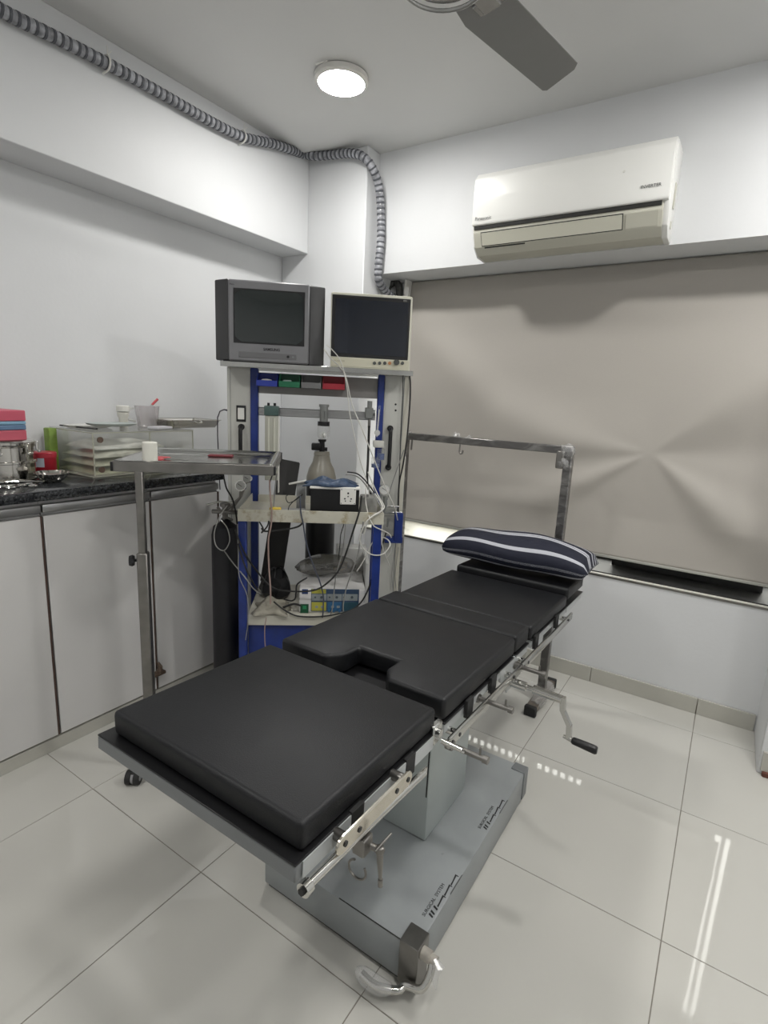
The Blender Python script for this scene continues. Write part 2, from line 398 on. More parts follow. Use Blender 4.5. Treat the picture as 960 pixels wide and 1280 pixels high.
# ------------------------------------------------------------------ air conditioner
ac = thing('air_conditioner', 'white wall-mounted split air conditioner above the window blind', 'air conditioner', (-.83, 2.87, 2.18))
x0, x1 = -1.275, -.385
prof = [(0, .385), (-.10, .382), (-.165, .372), (-.195, .340), (-.200, .25), (-.196, .137), (-.190, .128), (0, .128)]
def acprism(poly, a, b, bev=0): return MB().prism([(p[0], p[1]) for p in poly], (b-a, 0, 0), (a, 2.87, 2.18), (0, 1, 0), (0, 0, 1), bev)
link('front_panel', acprism(prof, x0, x1, .006), ACW, ac)
link('body', acprism([(0, .132), (-.180, .132), (-.178, .095), (-.150, .035), (-.11, .005), (0, 0)], x0+.006, x1-.02, .003), ACB, ac)
link('end_cap', acprism([(0, .375), (-.13, .365), (-.17, .34), (-.178, .25), (-.176, .12), (-.150, .04), (-.10, .0), (0, -.004)], x1-.022, x1+.004, .006), ACW, ac)
link('end_cap', acprism([(0, .375), (-.13, .365), (-.17, .34), (-.178, .25), (-.176, .12), (-.150, .04), (-.10, .0), (0, -.004)], x0-.002, x0+.008, .003), ACW, ac)
link('air_slot', acprism([(-.10, .120), (-.186, .1285), (-.184, .112), (-.10, .10)], x0+.01, x1-.026), DARK, ac)
fd = Vector((0, .0285, -.060)).normalized()
fn = Vector((0, -fd.z, fd.y))*-1
def flap(a, b, s0, s1, off, th, m, nm):
    o = Vector((0, 2.87-.178, 2.18+.095)); A = o+fd*s0+Vector((0, -1, -.45)).normalized()*off
    q = MB().prism([(0, 0), (s1-s0, 0), (s1-s0, th), (0, th)], (b-a, 0, 0), (a, A.y, A.z), fd, Vector((0, -1, -.45)).normalized())
    return link(nm, q, m, ac)
flap(x0+.045, x1-.175, -.004, .062, .0005, .001, DARK, 'flap_gap')
flap(x0+.049, x1-.179, 0, .058, .0015, .004, mat('aircon_flap', (.60, .59, .50), .35), 'flap')
flap(x1-.165, x1-.035, .0, .060, .0005, .002, ACB, 'display_cover')
flap(x0+.06, x0+.27, .066, .072, .001, .001, DARK, 'vent_slit')
text('Panasonic', .022, (x0+.018, 2.87-.2003, 2.18+.150), (1, 0, 0), (0, 0, 1), mat('grey_print', (.12, .12, .12), .4), ac)
text('INVERTER', .018, (x1-.115, 2.87-.2003, 2.18+.180), (1, 0, 0), (0, 0, 1), MATS['grey_print'], ac)
link('indicator', MB().cyl((x1-.19, 2.87-.203, 2.18+.26), (x1-.19, 2.87-.198, 2.18+.26), .005, 10), WPLAS, ac)
link('side_latch', MB().box((x1+.003, 2.77, 2.30), (x1+.008, 2.80, 2.40), .002, 1).box((x1+.003, 2.78, 2.22), (x1+.007, 2.80, 2.25), .002, 1), ACB, ac)

# ------------------------------------------------------------------ corrugated conduit along the beam
pp = []
for px, py in ((-60, -28), (0, 12), (66, 45), (133, 79), (200, 116), (260, 150), (303, 171), (340, 179.5), (360, 186)): pp.append(onx(px, py, -2.385))
for px, py, y in ((378, 192, 2.665), (394, 195, 2.68), (415, 193.5, 2.70), (436, 191.5, 2.70), (452, 195, 2.70)): pp.append(ony(px, py, y))
for px, py, y in ((464, 207, 2.73), (473, 230, 2.79), (476, 262, 2.825), (476, 300, 2.83), (473, 335, 2.83), (474, 352, 2.85), (484, 366, 2.95), (492, 372, 3.02)): pp.append(ony(px, py, y))
path = catmull(pp, 24)
L_ = 0; rr = []; dense = []
for i in range(len(path)-1):
    seg = (path[i+1]-path[i]).length; n = max(1, int(seg/.0035))
    for k in range(n): dense.append(path[i].lerp(path[i+1], k/n))
acc = 0
for i, p in enumerate(dense):
    if i: acc += (p-dense[i-1]).length
    rr.append(.0215+.0015*math.cos(acc/.030*2*PI))
def conduit_mat():
    m = bpy.data.materials.new('grey_conduit_plastic'); m.use_nodes = True; nt = m.node_tree; N = nt.nodes; L = nt.links; b = N['Principled BSDF']
    tc = N.new('ShaderNodeTexCoord'); n = N.new('ShaderNodeTexNoise'); n.inputs['Scale'].default_value = 30; n.inputs['Detail'].default_value = 5
    L.new(tc.outputs['Object'], n.inputs[0]); r = N.new('ShaderNodeValToRGB')
    r.color_ramp.elements[0].position = .35; r.color_ramp.elements[0].color = (.22, .225, .24, 1); r.color_ramp.elements[1].position = .7; r.color_ramp.elements[1].color = (.50, .51, .55, 1)
    L.new(n.outputs['Fac'], r.inputs[0]); L.new(r.outputs[0], b.inputs['Base Color']); b.inputs['Roughness'].default_value = .3
    return m
cd = thing('corrugated_conduit', 'ribbed grey flexible conduit clipped under the ceiling and bending down beside the window', 'conduit', tuple(pp[7]))
link('hose', MB().tube(dense, rr, 12), conduit_mat(), cd, sharp=180)
rb = MB(); acc = 0; nxt = .012
for i in range(1, len(dense)-1):
    acc += (dense[i]-dense[i-1]).length
    if acc > nxt:
        nxt += .030; d = (dense[i+1]-dense[i-1]).normalized(); rb.cyl(dense[i]-d*.0045, dense[i]+d*.0045, .0243, 12)
o = link('rib', rb, mat('conduit_rib', (.10, .105, .12), .4, noise=.3, nscale=25), cd); o['kind'] = 'stuff'
for px, py in ((133, 79), (303, 171)):
    p = onx(px, py, -2.385)
    link('clip', MB().tube([(p.x-.03, p.y, p.z-.03), (p.x+.012, p.y, p.z-.026), (p.x+.028, p.y, p.z), (p.x+.012, p.y, p.z+.026), (p.x-.03, p.y, p.z+.03)], .004, 6, smooth_pts=4).cyl((p.x+.012, p.y, p.z+.024), (p.x+.03, p.y-.012, p.z+.05), .002, 6).cyl((p.x+.012, p.y, p.z+.024), (p.x+.02, p.y+.012, p.z+.045), .002, 6), WPLAS, cd)
link('end_hose', MB().tube([ony(482, 372, 3.0), ony(486, 358, 3.05), ony(494, 353, 3.07), ony(499, 360, 3.05), ony(499, 385, 3.05)], .022, 10, smooth_pts=6), mat('dark_hose', (.06, .06, .055), .5, noise=.4, nscale=60), cd)

# ------------------------------------------------------------------ left counter
ct = tag(link('countertop', MB().box((XL, -.3, 1.013), (-2.07, 1.765, 1.05), .004, 2), GRAN), 'polished black granite countertop along the left wall', 'countertop')
cabs = [(-.3, .20), (.20, .931), (.931, 1.369), (1.369, 1.74)]
clab = ['white laminate base cabinet beyond the left edge of the picture', 'white laminate base cabinet at the left picture edge, under the steel pots', 'white laminate base cabinet behind the pole of the steel tray stand', 'white laminate base cabinet next to the slim black gas cylinder']
for (a, b), lb in zip(cabs, clab):
    if a < 0: continue
    t = thing('base_cabinet', lb, 'cabinet', (-2.35, (a+b)/2, .06), 0, 'white base cabinets under the counter')
    link('body', MB().box((XL, a+.001, .055), (-2.105, b-.001, 1.012)), LAM, t)
    e = .014 if b > 1.7 else .004
    link('door', MB().box((-2.103, a+.005, .064), (-2.083, b-.003-e*.5, .955), .0015, 1), LAM, t)
    link('edge_profile', MB().box((-2.108, a+.002, .967), (-2.078, b-.002, .998), .005, 2).box((-2.108, a+.002, .957), (-2.095, b-.002, .97)), ALU, t)
    link('door_edging', MB().box((-2.105, b-.007, .064), (-2.0815, b-.001, .955)), mat('brown_edging', (.07, .04, .03), .5), t)
struct('baseboard_left', MB().box((-2.64, -.3, 0), (-2.088, 1.74, .053), .001, 1), SKIRT)
tag(link('door_wedge', MB().tube([(-2.06, 1.362, .158), (-2.055, 1.366, .185), (-2.065, 1.362, .205)], [.014, .011, .006], 8).box((-2.078, 1.33, .145), (-2.045, 1.39, .16), .004), mat('brown_metal', (.10, .07, .05), .5, .4)), 'small dark catch at the foot of the gap between two white cabinet doors', 'latch')

# ================================================================== OPERATING TABLE
XA, XB = -.955, -.455
XM = (XA+XB)/2
def tz(y): return .803-.042*(y-.53)
SL = math.atan(-.042)
def slab(mb, xa, xb, ya, yb, top, th, bev=0, seg=3):
    """box lying in the tilted plane of the table"""
    yc = (ya+yb)/2; z = tz(yc)+top
    return mb.box((xa, ya, z-th), (xb, yb, z), bev, seg, Matrix.Rotation(SL, 4, 'X'), ((xa+xb)/2, yc, z))
tb = thing('operating_table', 'grey operating table with black padded sections and side rails', 'operating table', (XM, 1.38, 0))
def cush(poly, top, th, nm='cushion'):
    """rounded pad from an outline, lying in the table plane"""
    t = MB(); b = bmesh.new(); a = [b.verts.new((p[0], p[1], -th)) for p in poly]; c = [b.verts.new((p[0], p[1], 0)) for p in poly]
    b.faces.new(a[::-1]); b.faces.new(c); n = len(a)
    for k in range(n): b.faces.new((a[k], a[(k+1) % n], c[(k+1) % n], c[k]))
    bmesh.ops.recalc_face_normals(b, faces=b.faces)
    bmesh.ops.bevel(b, geom=list(b.edges), offset=.011, segments=4, profile=.5, affect='EDGES', clamp_overlap=True)
    for v in b.verts: v.co.z += tz(v.co.y)+top
    t._add(b)
    return link(nm, t, LEATHER, tb, sharp=60)
def rect(xa, xb, ya, yb): return [(xa, ya), (xb, ya), (xb, yb), (xa, yb)]
cush(rect(XA, XB, .525, .960), 0, .052)['label'] = 'large square black leg section pad nearest the camera'
cush([(XA, 1.0), (-.80, 1.0), (-.765, 1.045), (-.765, 1.105), (-.640, 1.105), (-.640, 1.045), (-.610, 1.0), (XB, 1.0), (XB, 1.465), (XA, 1.465)], 0, .056)['label'] = 'black seat pad with a cut-out notch'
cush(rect(XA, XB, 1.472, 1.592), 0, .056)['label'] = 'narrow black kidney pad'
cush(rect(XA, XB, 1.622, 2.055), -.014, .046)['label'] = 'black back pad'
cush(rect(XA+.02, XB-.0, 2.062, 2.315), .010, .05)['label'] = 'black head pad under the pillow'
# metal trays that carry the pads
b = MB(); slab(b, XA-.022, XB+.006, .505, .95, -.056, .028, .002, 1); link('leg_frame', b, GREYD, tb)
b = MB(); slab(b, XA-.022, XB+.006, .505, .95, -.0525, .0035, .001, 1); link('pad_base', b, BLACK, tb)
b = MB(); slab(b, XB+.0065, XB+.0085, .52, .94, -.055, .030, 0, 1); link('side_plate', b, GREYL, tb)
for ya, yb in ((1.005, 1.46), (1.475, 1.60), (1.63, 2.06), (2.07, 2.32)):
    b = MB(); slab(b, XA+.004, XB+.002, ya, yb, -.060, .005, .001, 1); link('pad_base', b, BLACK, tb)
    b = MB(); slab(b, XA+.006, XB-.001, ya+.004, yb-.004, -.065, .026, .002, 1); link('section_frame', b, GREYL, tb)
# black straps wrapped round the frame between the rail spacers
for y in (.66, .84, 1.13, 1.285, 1.66, 1.90):
    b = MB(); slab(b, XB+.001, XB+.010, y-.018, y+.018, -.050, .045, .001, 1); link('strap', b, BLACKR, tb)
    b = MB(); slab(b, XA-.010, XA-.001, y-.018, y+.018, -.050, .045, .001, 1); link('strap', b, BLACKR, tb)
# side rails on spacers (both sides)
for sx, x in ((1, XB+.022), (-1, XA-.022)):
    for ya, yb in ((.985, 1.46), (1.475, 2.06)):
        b = MB(); slab(b, x-.004, x+.005, ya, yb, -.078, .028, .0035, 2); rl = link('side_rail', b, STEEL, tb)
        for y in (ya+.05, yb-.06):
            z = tz(y)-.092; link('rail_spacer', MB().cyl((x-sx*.028, y, z), (x, y, z), .009, 12), CHROME, rl)
        for y in (ya+.012, ya+.05, yb-.06):
            z = tz(y)-.092
            link('bolt', MB().cyl((x-.006, y, z), (x+.007, y, z), .005, 6), BLACK, rl)
# leg-section rod, its slotted plate, clamp and lever
x = -.428
b = MB(); b.tube([(x, .498, .727), (x, .512, .727), (x, .515, .727), (x, .70, .7125), (x, .865, .696)], [.0115, .0115, .0075, .0075, .0075], 14); b.prism([(-.012, -.010), (.03, -.010), (.03, .010), (-.012, .010)], (.006, 0, 0), (x-.003, .845, .697), (0, 1, -.09), (0, .09, 1), .002)
rod = link('leg_rail_rod', b, CHROME, tb)
link('bolt', MB().cyl((x, .494, .7275), (x, .499, .727), .006, 6), BLACK, rod)
link('bolt', MB().cyl((x-.002, .862, .696), (x+.005, .862, .696), .006, 10), BLACK, rod)
pl = []
for k in range(9): a = PI/2+PI*k/8; pl.append((.016+.016*math.cos(a)-.016, .016*math.sin(a)))
pl = [(p[0]+.0, p[1]) for p in pl]+[(.20+.016*math.cos(-PI/2+PI*k/8), .016*math.sin(-PI/2+PI*k/8)) for k in range(9)]
b = MB(); b.prism(pl, (.006, 0, 0), (x+.002, .585, .742), Vector((0, 1, -.042)).normalized(), Vector((0, .042, 1)).normalized(), .0015, 1)
plate = link('slotted_plate', b, mat('polished_plate', (.66, .62, .54), .18, 1, noise=.1, nscale=40), tb)
for y in (.590, .628, .745, .785):
    link('bolt', MB().cyl((x+.007, y, .742-.042*(y-.585)), (x+.0095, y, .742-.042*(y-.585)), .005, 10), BLACK, plate)
for y in (.60, .775): link('spacer', MB().cyl((XB+.004, y, .738), (x+.004, y, .738), .010, 12), DULL, plate)
b = MB(); b.box((x-.014, .640, .672), (x+.010, .668, .705), .002, 1)
cl = link('socket_clamp', b, DULL, tb)
link('lever', MB().tube([(x+.008, .662, .683), (x+.026, .666, .681)], .006, 12).lathe([(0, -.009), (.007, -.006), (.009, 0), (.007, .006), (0, .009)], (x+.026, .666, .681), 12).tube([(x+.026, .666, .676), (x+.027, .667, .655), (x+.029, .668, .620)], [.0065, .0055, .0028], 10).tube([(x+.029, .668, .622), (x+.0295, .668, .608)], .0045, 10).cyl((x+.024, .655, .686), (x+.034, .688, .702), .0022, 8), DULL, cl)
b = MB(); b.tube([(x-.004+.018*math.cos(a), .640+.004, .642+.018*math.sin(a)) for a in [PI*.6+2*PI*k/18*.8 for k in range(19)]], .0022, 6); link('retaining_ring', b, DULL, cl)
# hinge between leg and seat section with its drag link
b = MB(); b.box((XB-.004, .935, .705), (XB+.010, .975, .752), .003, 1).cyl((XB+.008, .948, .735), (XB+.020, .948, .735), .010, 14); link('hinge', b, STEEL, tb)
b = MB(); b.tube([(XB+.01, .975, .700), (XB+.055, .985, .690)], .006, 10).tube([(XB+.012, .985, .688), (XB+.06, .992, .682)], .004, 8); link('hinge_lever', b, CHROME, tb)
# sockets and pins that stick out sideways
def pin(y, z, xa, xb, nm='clamp_pin'):
    b = MB(); b.cyl((xa, y, z), (xb, y, z), .0065, 12).cyl((xa-.002, y, z), (xa+.014, y, z), .012, 12).cyl((xb-.010, y, z), (xb-.012+.014, y, z), .009, 12).cyl((xb-.018, y, z-.006), (xb-.018, y, z+.022), .0028, 8)
    return link(nm, b, DULL, tb)
pin(1.0, .680, XB+.014, -.345); pin(1.205, .690, XB-.01, -.365); pin(1.475, .672, XB+.004, -.362)
# crank
y, z = 1.452, .628
b = MB(); b.cyl((-.452, y, z), (-.405, y, z-.001), .014, 12).cyl((-.41, y, z), (-.37, y, z-.001), .008, 12).cyl((-.385, y, z), (-.302, y, z-.003), .0125, 16)
ck = link('crank_shaft', b, CHROME, tb)
b = MB(); b.prism([(-.007, -.008), (.007, -.008), (.007, .008), (-.007, .008)], (.004, 0, -.042), (-.300, y, z+.006))
b.prism([(-.007, -.008), (.007, -.008), (.007, .008), (-.007, .008)], (.022, .002, -.040), (-.296, y, z-.034)).prism([(-.007, -.008), (.007, -.008), (.007, .008), (-.007, .008)], (.003, .0, -.040), (-.274, y+.002, z-.072))
link('crank_arm', b, STEEL, ck)
link('crank_pin', MB().tube([(-.286, y, z-.112), (-.262, y, z-.114)], [.005, .008], 10), CHROME, ck)
link('crank_grip', MB().tube([(-.262, y, z-.114), (-.258, y, z-.115), (-.235, y, z-.116), (-.205, y, z-.118), (-.196, y, z-.119), (-.192, y, z-.119)], [.0075, .0105, .0115, .0125, .012, .009], 16), BLACK, ck)
b = MB(); b.prism([(1.36, .705), (1.50, .700), (1.50, .655), (1.475, .600), (1.43, .600), (1.40, .645), (1.36, .665)], (.006, 0, 0), (XB-.006, 0, 0), (0, 1, 0), (0, 0, 1), .002, 1); link('gearbox_plate', b, GREYL, tb)
b = MB(); b.prism([(1.49, .69), (1.60, .685), (1.60, .665), (1.53, .61), (1.50, .61)], (.006, 0, 0), (XB-.008, 0, 0), (0, 1, 0), (0, 0, 1), .002, 1); link('back_bracket', b, STEEL, tb)
# column and under-frame
b = MB(); b.box((-.875, 1.262, .130), (-.605, 1.545, .600), .004, 2); col = link('column', b, mat('column_paint', (.44, .48, .47), .3, noise=.08, nscale=6, dirt=((.30, .31, .29), 16, .66)), tb)
link('column_seam', MB().box((-.613, 1.2612, .28), (-.609, 1.2625, .60)), DARK, col)
link('column_head', MB().box((-.90, 1.20, .600), (-.58, 1.60, .665), .004, 1), GREYD, tb)
b = MB()
for sx in (XA+.05, XB-.05):
    slab(b, sx-.015, sx+.015, 1.01, 2.05, -.091, .035, .002, 1)
link('under_frame', b, GREYD, tb)
link('column_marks', MB().box((-.6045, 1.285, .50), (-.6042, 1.2875, .525)).box((-.6045, 1.292, .495), (-.6042, 1.2935, .53)).box((-.6045, 1.289, .51), (-.6042, 1.296, .512)), DARK, col)
# base
b = MB(); b.box((-.975, .962, .012), (-.462, 1.785, .128), .004, 2); base = link('base', b, GREYP, tb)
link('base_foot', MB().box((-.965, .97, 0), (-.472, 1.775, .012)), DARK, base)
link('base_seam', MB().box((-.70, .9615, .1283), (-.5, .9645, .1287)), DARK, base)
link('corner_protector', MB().box((-.51, 1.745, .020), (-.4585, 1.789, .1315), .002, 1), GREYD, base)
# printed lettering along the right edge of the base
ink = mat('black_ink', (.015, .015, .017), .5)
def decal(y0, sc):
    zt = .1284; X = -.484
    text('SURGICAL  SYSTEM', .0135*sc, (X-.004, y0-.01, zt), (0, 1, 0), (-1, 0, 0), ink, base, ext=.0002)
    b = MB()
    k = .040*sc
    for i in range(3):
        ya = y0+.034*sc+i*k
        b.prism([(ya, -.0045), (ya+k*.95, -.0015), (ya+k*1.0, .0030), (ya+k*.85, .0025), (ya+k*.3, .0), (ya+.002, -.0)], (0, 0, .0003), (X+.008, 0, zt), (0, 1, 0), (-1, 0, 0))
        b.prism([(ya+k*.90, .001), (ya+k*.99, .001), (ya+k*.95, -.006), (ya+k*.90, -.006)], (0, 0, .0003), (X+.010, 0, zt), (0, 1, 0), (-1, 0, 0))
    for dy in (0, .010, .026): b.prism([(y0-.002+dy*sc, -.006), (y0+.003+dy*sc, -.006), (y0+.008+dy*sc, .007), (y0+.002+dy*sc, .007)], (0, 0, .0003), (X+.008, 0, zt), (0, 1, 0), (-1, 0, 0))
    link('emblem', b, ink, base)
    link('emblem', MB().prism([(y0+.085*sc, -.001), (y0+.165*sc, -.001), (y0+.16*sc, .0022), (y0+.09*sc, .0022)], (0, 0, .0003), (X+.022, 0, zt), (0, 1, 0), (-1, 0, 0)), mat('grey_ink', (.10, .10, .10), .5), base)
decal(1.060, 1.0); decal(1.42, 1.0)
# brake pedal at the near corner
b = MB(); b.box((-.505, .952, .012), (-.452, 1.010, .141), .002, 1); brk = link('corner_bracket', b, DULL, tb)
link('pedal_hub', MB().cyl((-.456, .975, .118), (-.428, .975, .118), .015, 14).cyl((-.43, .975, .118), (-.412, .975, .118), .011, 12), mat('worn_plastic', (.46, .43, .38), .4, noise=.3, nscale=40), brk)
q1_ = onz(497, 1238, .035); q2_ = onz(470, 1232, .038); q3_ = onz(452, 1217, .042)
link('pedal', MB().tube([(-.425, .975, .115), (-.420, .962, .095), (-.430, .940, .060), (q1_.x+.012, q1_.y+.018, .040), tuple(q1_), tuple(q2_), tuple(q3_)], .0095, 12, smooth_pts=4), CHROME, brk)
link('pedal_wrap', MB().tube([tuple(q1_.lerp(q2_, .3)), tuple(q1_.lerp(q2_, .8)), tuple(q2_.lerp(q3_, .4)), tuple(q3_), tuple(q3_+(q3_-q2_)*.4)], [.012, .019, .021, .018, .006], 9, smooth_pts=3), FILM, brk)
link('pedal_wrap', MB().tube([(-.418, .972, .125), (-.405, .970, .115), (-.410, .962, .09), (-.40, .955, .065)], [.006, .015, .011, .002], 7), FILM, brk)

# pillow
def pillow_mat():
    m = bpy.data.materials.new('striped_cotton'); m.use_nodes = True; nt = m.node_tree; N = nt.nodes; L = nt.links; b = N['Principled BSDF']
    uv = N.new('ShaderNodeUVMap'); uv.uv_map = 'UVMap'; sp = N.new('ShaderNodeSeparateXYZ'); L.new(uv.outputs[0], sp.inputs[0])
    r = N.new('ShaderNodeValToRGB'); r.color_ramp.interpolation = 'CONSTANT'; cr = r.color_ramp
    navy, wht = (.004, .006, .020, 1), (.46, .47, .51, 1)
    stops = [(0, navy), (.055, wht), (.080, navy), (.205, wht), (.233, navy), (.241, wht), (.268, navy), (.325, wht), (.345, navy), (.38, wht), (.396, navy), (.425, wht), (.44, navy), (.50, wht), (.51, navy), (.60, wht), (.63, navy), (.70, wht), (.73, navy), (.80, wht), (.83, navy), (.93, wht), (.95, navy), (.985, wht)]
    cr.elements[0].position = 0; cr.elements[0].color = navy; cr.elements[1].position = stops[1][0]; cr.elements[1].color = wht
    for p, c in stops[2:]:
        e = cr.elements.new(p); e.color = c
    L.new(sp.outputs[1], r.inputs[0]); L.new(r.outputs[0], b.inputs['Base Color']); b.inputs['Roughness'].default_value = .75
    n = N.new('ShaderNodeTexNoise'); n.inputs['Scale'].default_value = 14; bp = N.new('ShaderNodeBump'); bp.inputs['Strength'].default_value = .35; bp.inputs['Distance'].default_value = .02
    tc = N.new('ShaderNodeTexCoord'); L.new(tc.outputs['Object'], n.inputs[0]); L.new(n.outputs['Fac'], bp.inputs['Height']); L.new(bp.outputs[0], b.inputs['Normal'])
    return m
def pillow():
    me = bpy.data.meshes.new('pillow'); bm = bmesh.new(); uvl = bm.loops.layers.uv.new('UVMap')
    nu, nv = 40, 40; W, D, H = .305, .150, .080; rings = []
    for i in range(nu+1):
        s = -1+2*i/nu; e = (1-abs(s)**4.0)**.5; ring = []
        for j in range(nv):
            a = 2*PI*j/nv; ca, sa = math.cos(a), math.sin(a)
            cy = math.copysign(abs(ca)**.75, ca); cz = math.copysign(abs(sa)**.9, sa)
            w_ = D*(.80+.20*e) * (1 if e > .02 else .9); x_ = s*W*(1-.05*abs(cy)*0)
            hh = H*e**.55
            y_ = w_*cy; z_ = hh*cz + .006*math.sin(5*s+2*ca)*e
            if z_ < 0: z_ *= .72
            ring.append(bm.verts.new((x_+.012*cy*cy*s, y_, z_-.012*s*s)))
        rings.append(ring)
    mid_ = rings[nu//2]; cum = [0]
    for j in range(nv): cum.append(cum[-1]+(mid_[(j+1) % nv].co-mid_[j].co).length)
    def arc(v):
        # 0 at the near seam, growing over the top to the far seam (.5) and back underneath
        k = int(round(v*nv)); h = cum[nv//2]
        return .5*(h-cum[k])/h if k <= nv//2 else 1-.5*(cum[k]-h)/(cum[nv]-h)
    for i in range(nu):
        for j in range(nv):
            f = bm.faces.new((rings[i][j], rings[i+1][j], rings[i+1][(j+1) % nv], rings[i][(j+1) % nv]))
            vs = [j/nv, j/nv, (j+1)/nv, (j+1)/nv]
            for lp, v, u in zip(f.loops, vs, (i, i+1, i+1, i)):
                # j=0 is the far edge (+y), j=nv/2 the near edge; measure from just under the near edge over the top
                lp[uvl].uv = (u/nu, arc(v))
    bm.faces.new(rings[0][::-1]); bm.faces.new(rings[-1])
    bmesh.ops.recalc_face_normals(bm, faces=bm.faces); bm.to_mesh(me); bm.free()
    me.materials.append(pillow_mat()); me.polygons.foreach_set('use_smooth', [True]*len(me.polygons))
    o = bpy.data.objects.new('pillow', me); C.objects.link(o)
    me.transform(Matrix.Rotation(math.radians(-1.5), 4, 'X'))
    o.location = (-.722, 2.225, .812); o.rotation_euler = (0, 0, math.radians(1.0))
    o['label'] = 'navy and white striped pillow on the head end of the operating table'; o['category'] = 'pillow'
pillow()

# ================================================================== WRAPPED FRAME behind the table
fr = thing('anaesthesia_screen_frame', 'square steel tube frame wrapped in plastic film, standing in front of the blind', 'frame', (-1.05, 2.5, 0))
def wrapmat():
    m = bpy.data.materials.new('film_wrapped_steel'); m.use_nodes = True; nt = m.node_tree; N = nt.nodes; L = nt.links; b = N['Principled BSDF']
    tc = N.new('ShaderNodeTexCoord'); n = N.new('ShaderNodeTexNoise'); n.inputs['Scale'].default_value = 9; n.inputs['Detail'].default_value = 3; n.inputs['Distortion'].default_value = .8
    mp = N.new('ShaderNodeMapping'); mp.inputs['Rotation'].default_value = (.5, .7, .3); mp.inputs['Scale'].default_value = (1, 1, 2.6); L.new(tc.outputs['Object'], mp.inputs[0]); L.new(mp.outputs[0], n.inputs[0])
    r = N.new('ShaderNodeValToRGB'); r.color_ramp.elements[0].position = .45; r.color_ramp.elements[0].color = (.16, .155, .15, 1); r.color_ramp.elements[1].position = .75; r.color_ramp.elements[1].color = (.34, .335, .32, 1)
    L.new(n.outputs['Fac'], r.inputs[0]); L.new(r.outputs[0], b.inputs['Base Color']); b.inputs['Roughness'].default_value = .28; b.inputs['Metallic'].default_value = .75
    bp = N.new('ShaderNodeBump'); bp.inputs['Strength'].default_value = .5; bp.inputs['Distance'].default_value = .01; L.new(n.outputs['Fac'], bp.inputs['Height']); L.new(bp.outputs[0], b.inputs['Normal'])
    return m
WRAP = wrapmat(); yf = 2.5; xa, xb = -1.49, -.622; q = .019
link('post', MB().box((xa-q, yf-q, .03), (xa+q, yf+q, 1.262), .003, 1), WRAP, fr)
link('post', MB().box((xb-q, yf-q, .03), (xb+q, yf+q, 1.262), .003, 1), WRAP, fr)
link('crossbar', MB().box((xa-q, yf-q+.001, 1.232), (xb+q, yf+q-.001, 1.268), .003, 1), WRAP, fr)
for xx in (xa, xb):
    f_ = link('foot', MB().box((xx-.025, 2.345, .010), (xx+.025, 2.66, .045), .003, 1), mat('foot_wrap', (.20, .17, .14), .3, .3, noise=.5, nscale=22, bump=.4, bscale=40), fr)
    for ya in (2.325, 2.655): link('rubber_tip', MB().box((xx-.028, ya, 0), (xx+.028, ya+.025, .05), .004, 1), BLACKR, f_)
    link('film_wrap', MB().tube([(xx, 2.38, .035), (xx+.01, 2.45, .04), (xx-.01, 2.52, .05), (xx+.01, 2.58, .04), (xx, 2.62, .035)], [.022, .036, .03, .036, .02], 8, smooth_pts=2), FILM, f_)
def lump(c, r, seed, n=10, sy=1):
    random.seed(seed); b = MB(); b.lathe([(0, -r)]+[(r*math.sin(PI*k/n)*(.75+.5*random.random()), -r*math.cos(PI*k/n)) for k in range(1, n)]+[(0, r)], c, 10, (1, .2*random.random(), .3), 1, sy)
    for v in b.bm.verts: v.co += Vector((random.uniform(-1, 1), random.uniform(-1, 1), random.uniform(-1, 1)))*r*.16
    return b
link('film_wrap', lump((xb-.005, yf-.01, 1.248), .030, 1), FILM, fr, sharp=20)
link('film_wrap', lump((xb-.015, yf-.02, 1.19), .024, 2), FILM, fr, sharp=20)
link('film_wrap', lump((-1.19, yf, 1.274), .018, 3), FILM, fr, sharp=20)
link('film_wrap', lump((-1.12, yf, 1.264), .016, 4), FILM, fr, sharp=20)
link('film_wrap', lump((xa+.02, yf, 1.258), .020, 5), FILM, fr, sharp=20)
link('hook', MB().tube([(-1.155, yf-.02, 1.24), (-1.155, yf-.024, 1.20), (-1.150, yf-.026, 1.188), (-1.138, yf-.026, 1.19), (-1.136, yf-.026, 1.205)], .004, 8, smooth_pts=3), DULL, fr)
link('hook', MB().tube([(xa+.055, yf-.02, 1.235), (xa+.055, yf-.024, 1.18)], .005, 8), DULL, fr)
link('socket_clamp', MB().box((xb-.05, yf-.03, 1.165), (xb-.015, yf+.01, 1.245), .004, 1), DULL, fr)

# ================================================================== STEEL TRAY STAND
ta = math.radians(41.2); T0 = Vector((-1.763, 1.020, 0)); TU = Vector((math.cos(ta), math.sin(ta), 0)); TV = Vector((-math.sin(ta), math.cos(ta), 0))
TR = Matrix(((TU.x, TV.x, 0, T0.x), (TU.y, TV.y, 0, T0.y), (0, 0, 1, 0), (0, 0, 0, 1)))
ts = thing('instrument_tray_stand', 'stainless steel instrument tray on a single square pole in front of the white cabinets', 'tray stand', tuple(T0+TU*.085))
TW, TD = .545, .49
b = MB(TR); zt = 1.185
b.box((0, 0, zt-.036), (TW, .018, zt), .002, 1).box((0, TD-.018, zt-.036), (TW, TD, zt), .002, 1).box((0, .018, zt-.036), (.018, TD-.018, zt), .002, 1).box((TW-.018, .018, zt-.036), (TW, TD-.018, zt), .002, 1)
link('tray_frame', b, DULL, ts)
b = MB(TR)
def dish(u, v):
    x = .006+u*(TW-.012); y = .006+v*(TD-.012); d = min(x, TW-x, y, TD-y)
    return Vector((x, y, zt+.003-.022*max(0, min(1, (d-.022)/.022))))
b.grid(dish, 40, 36)
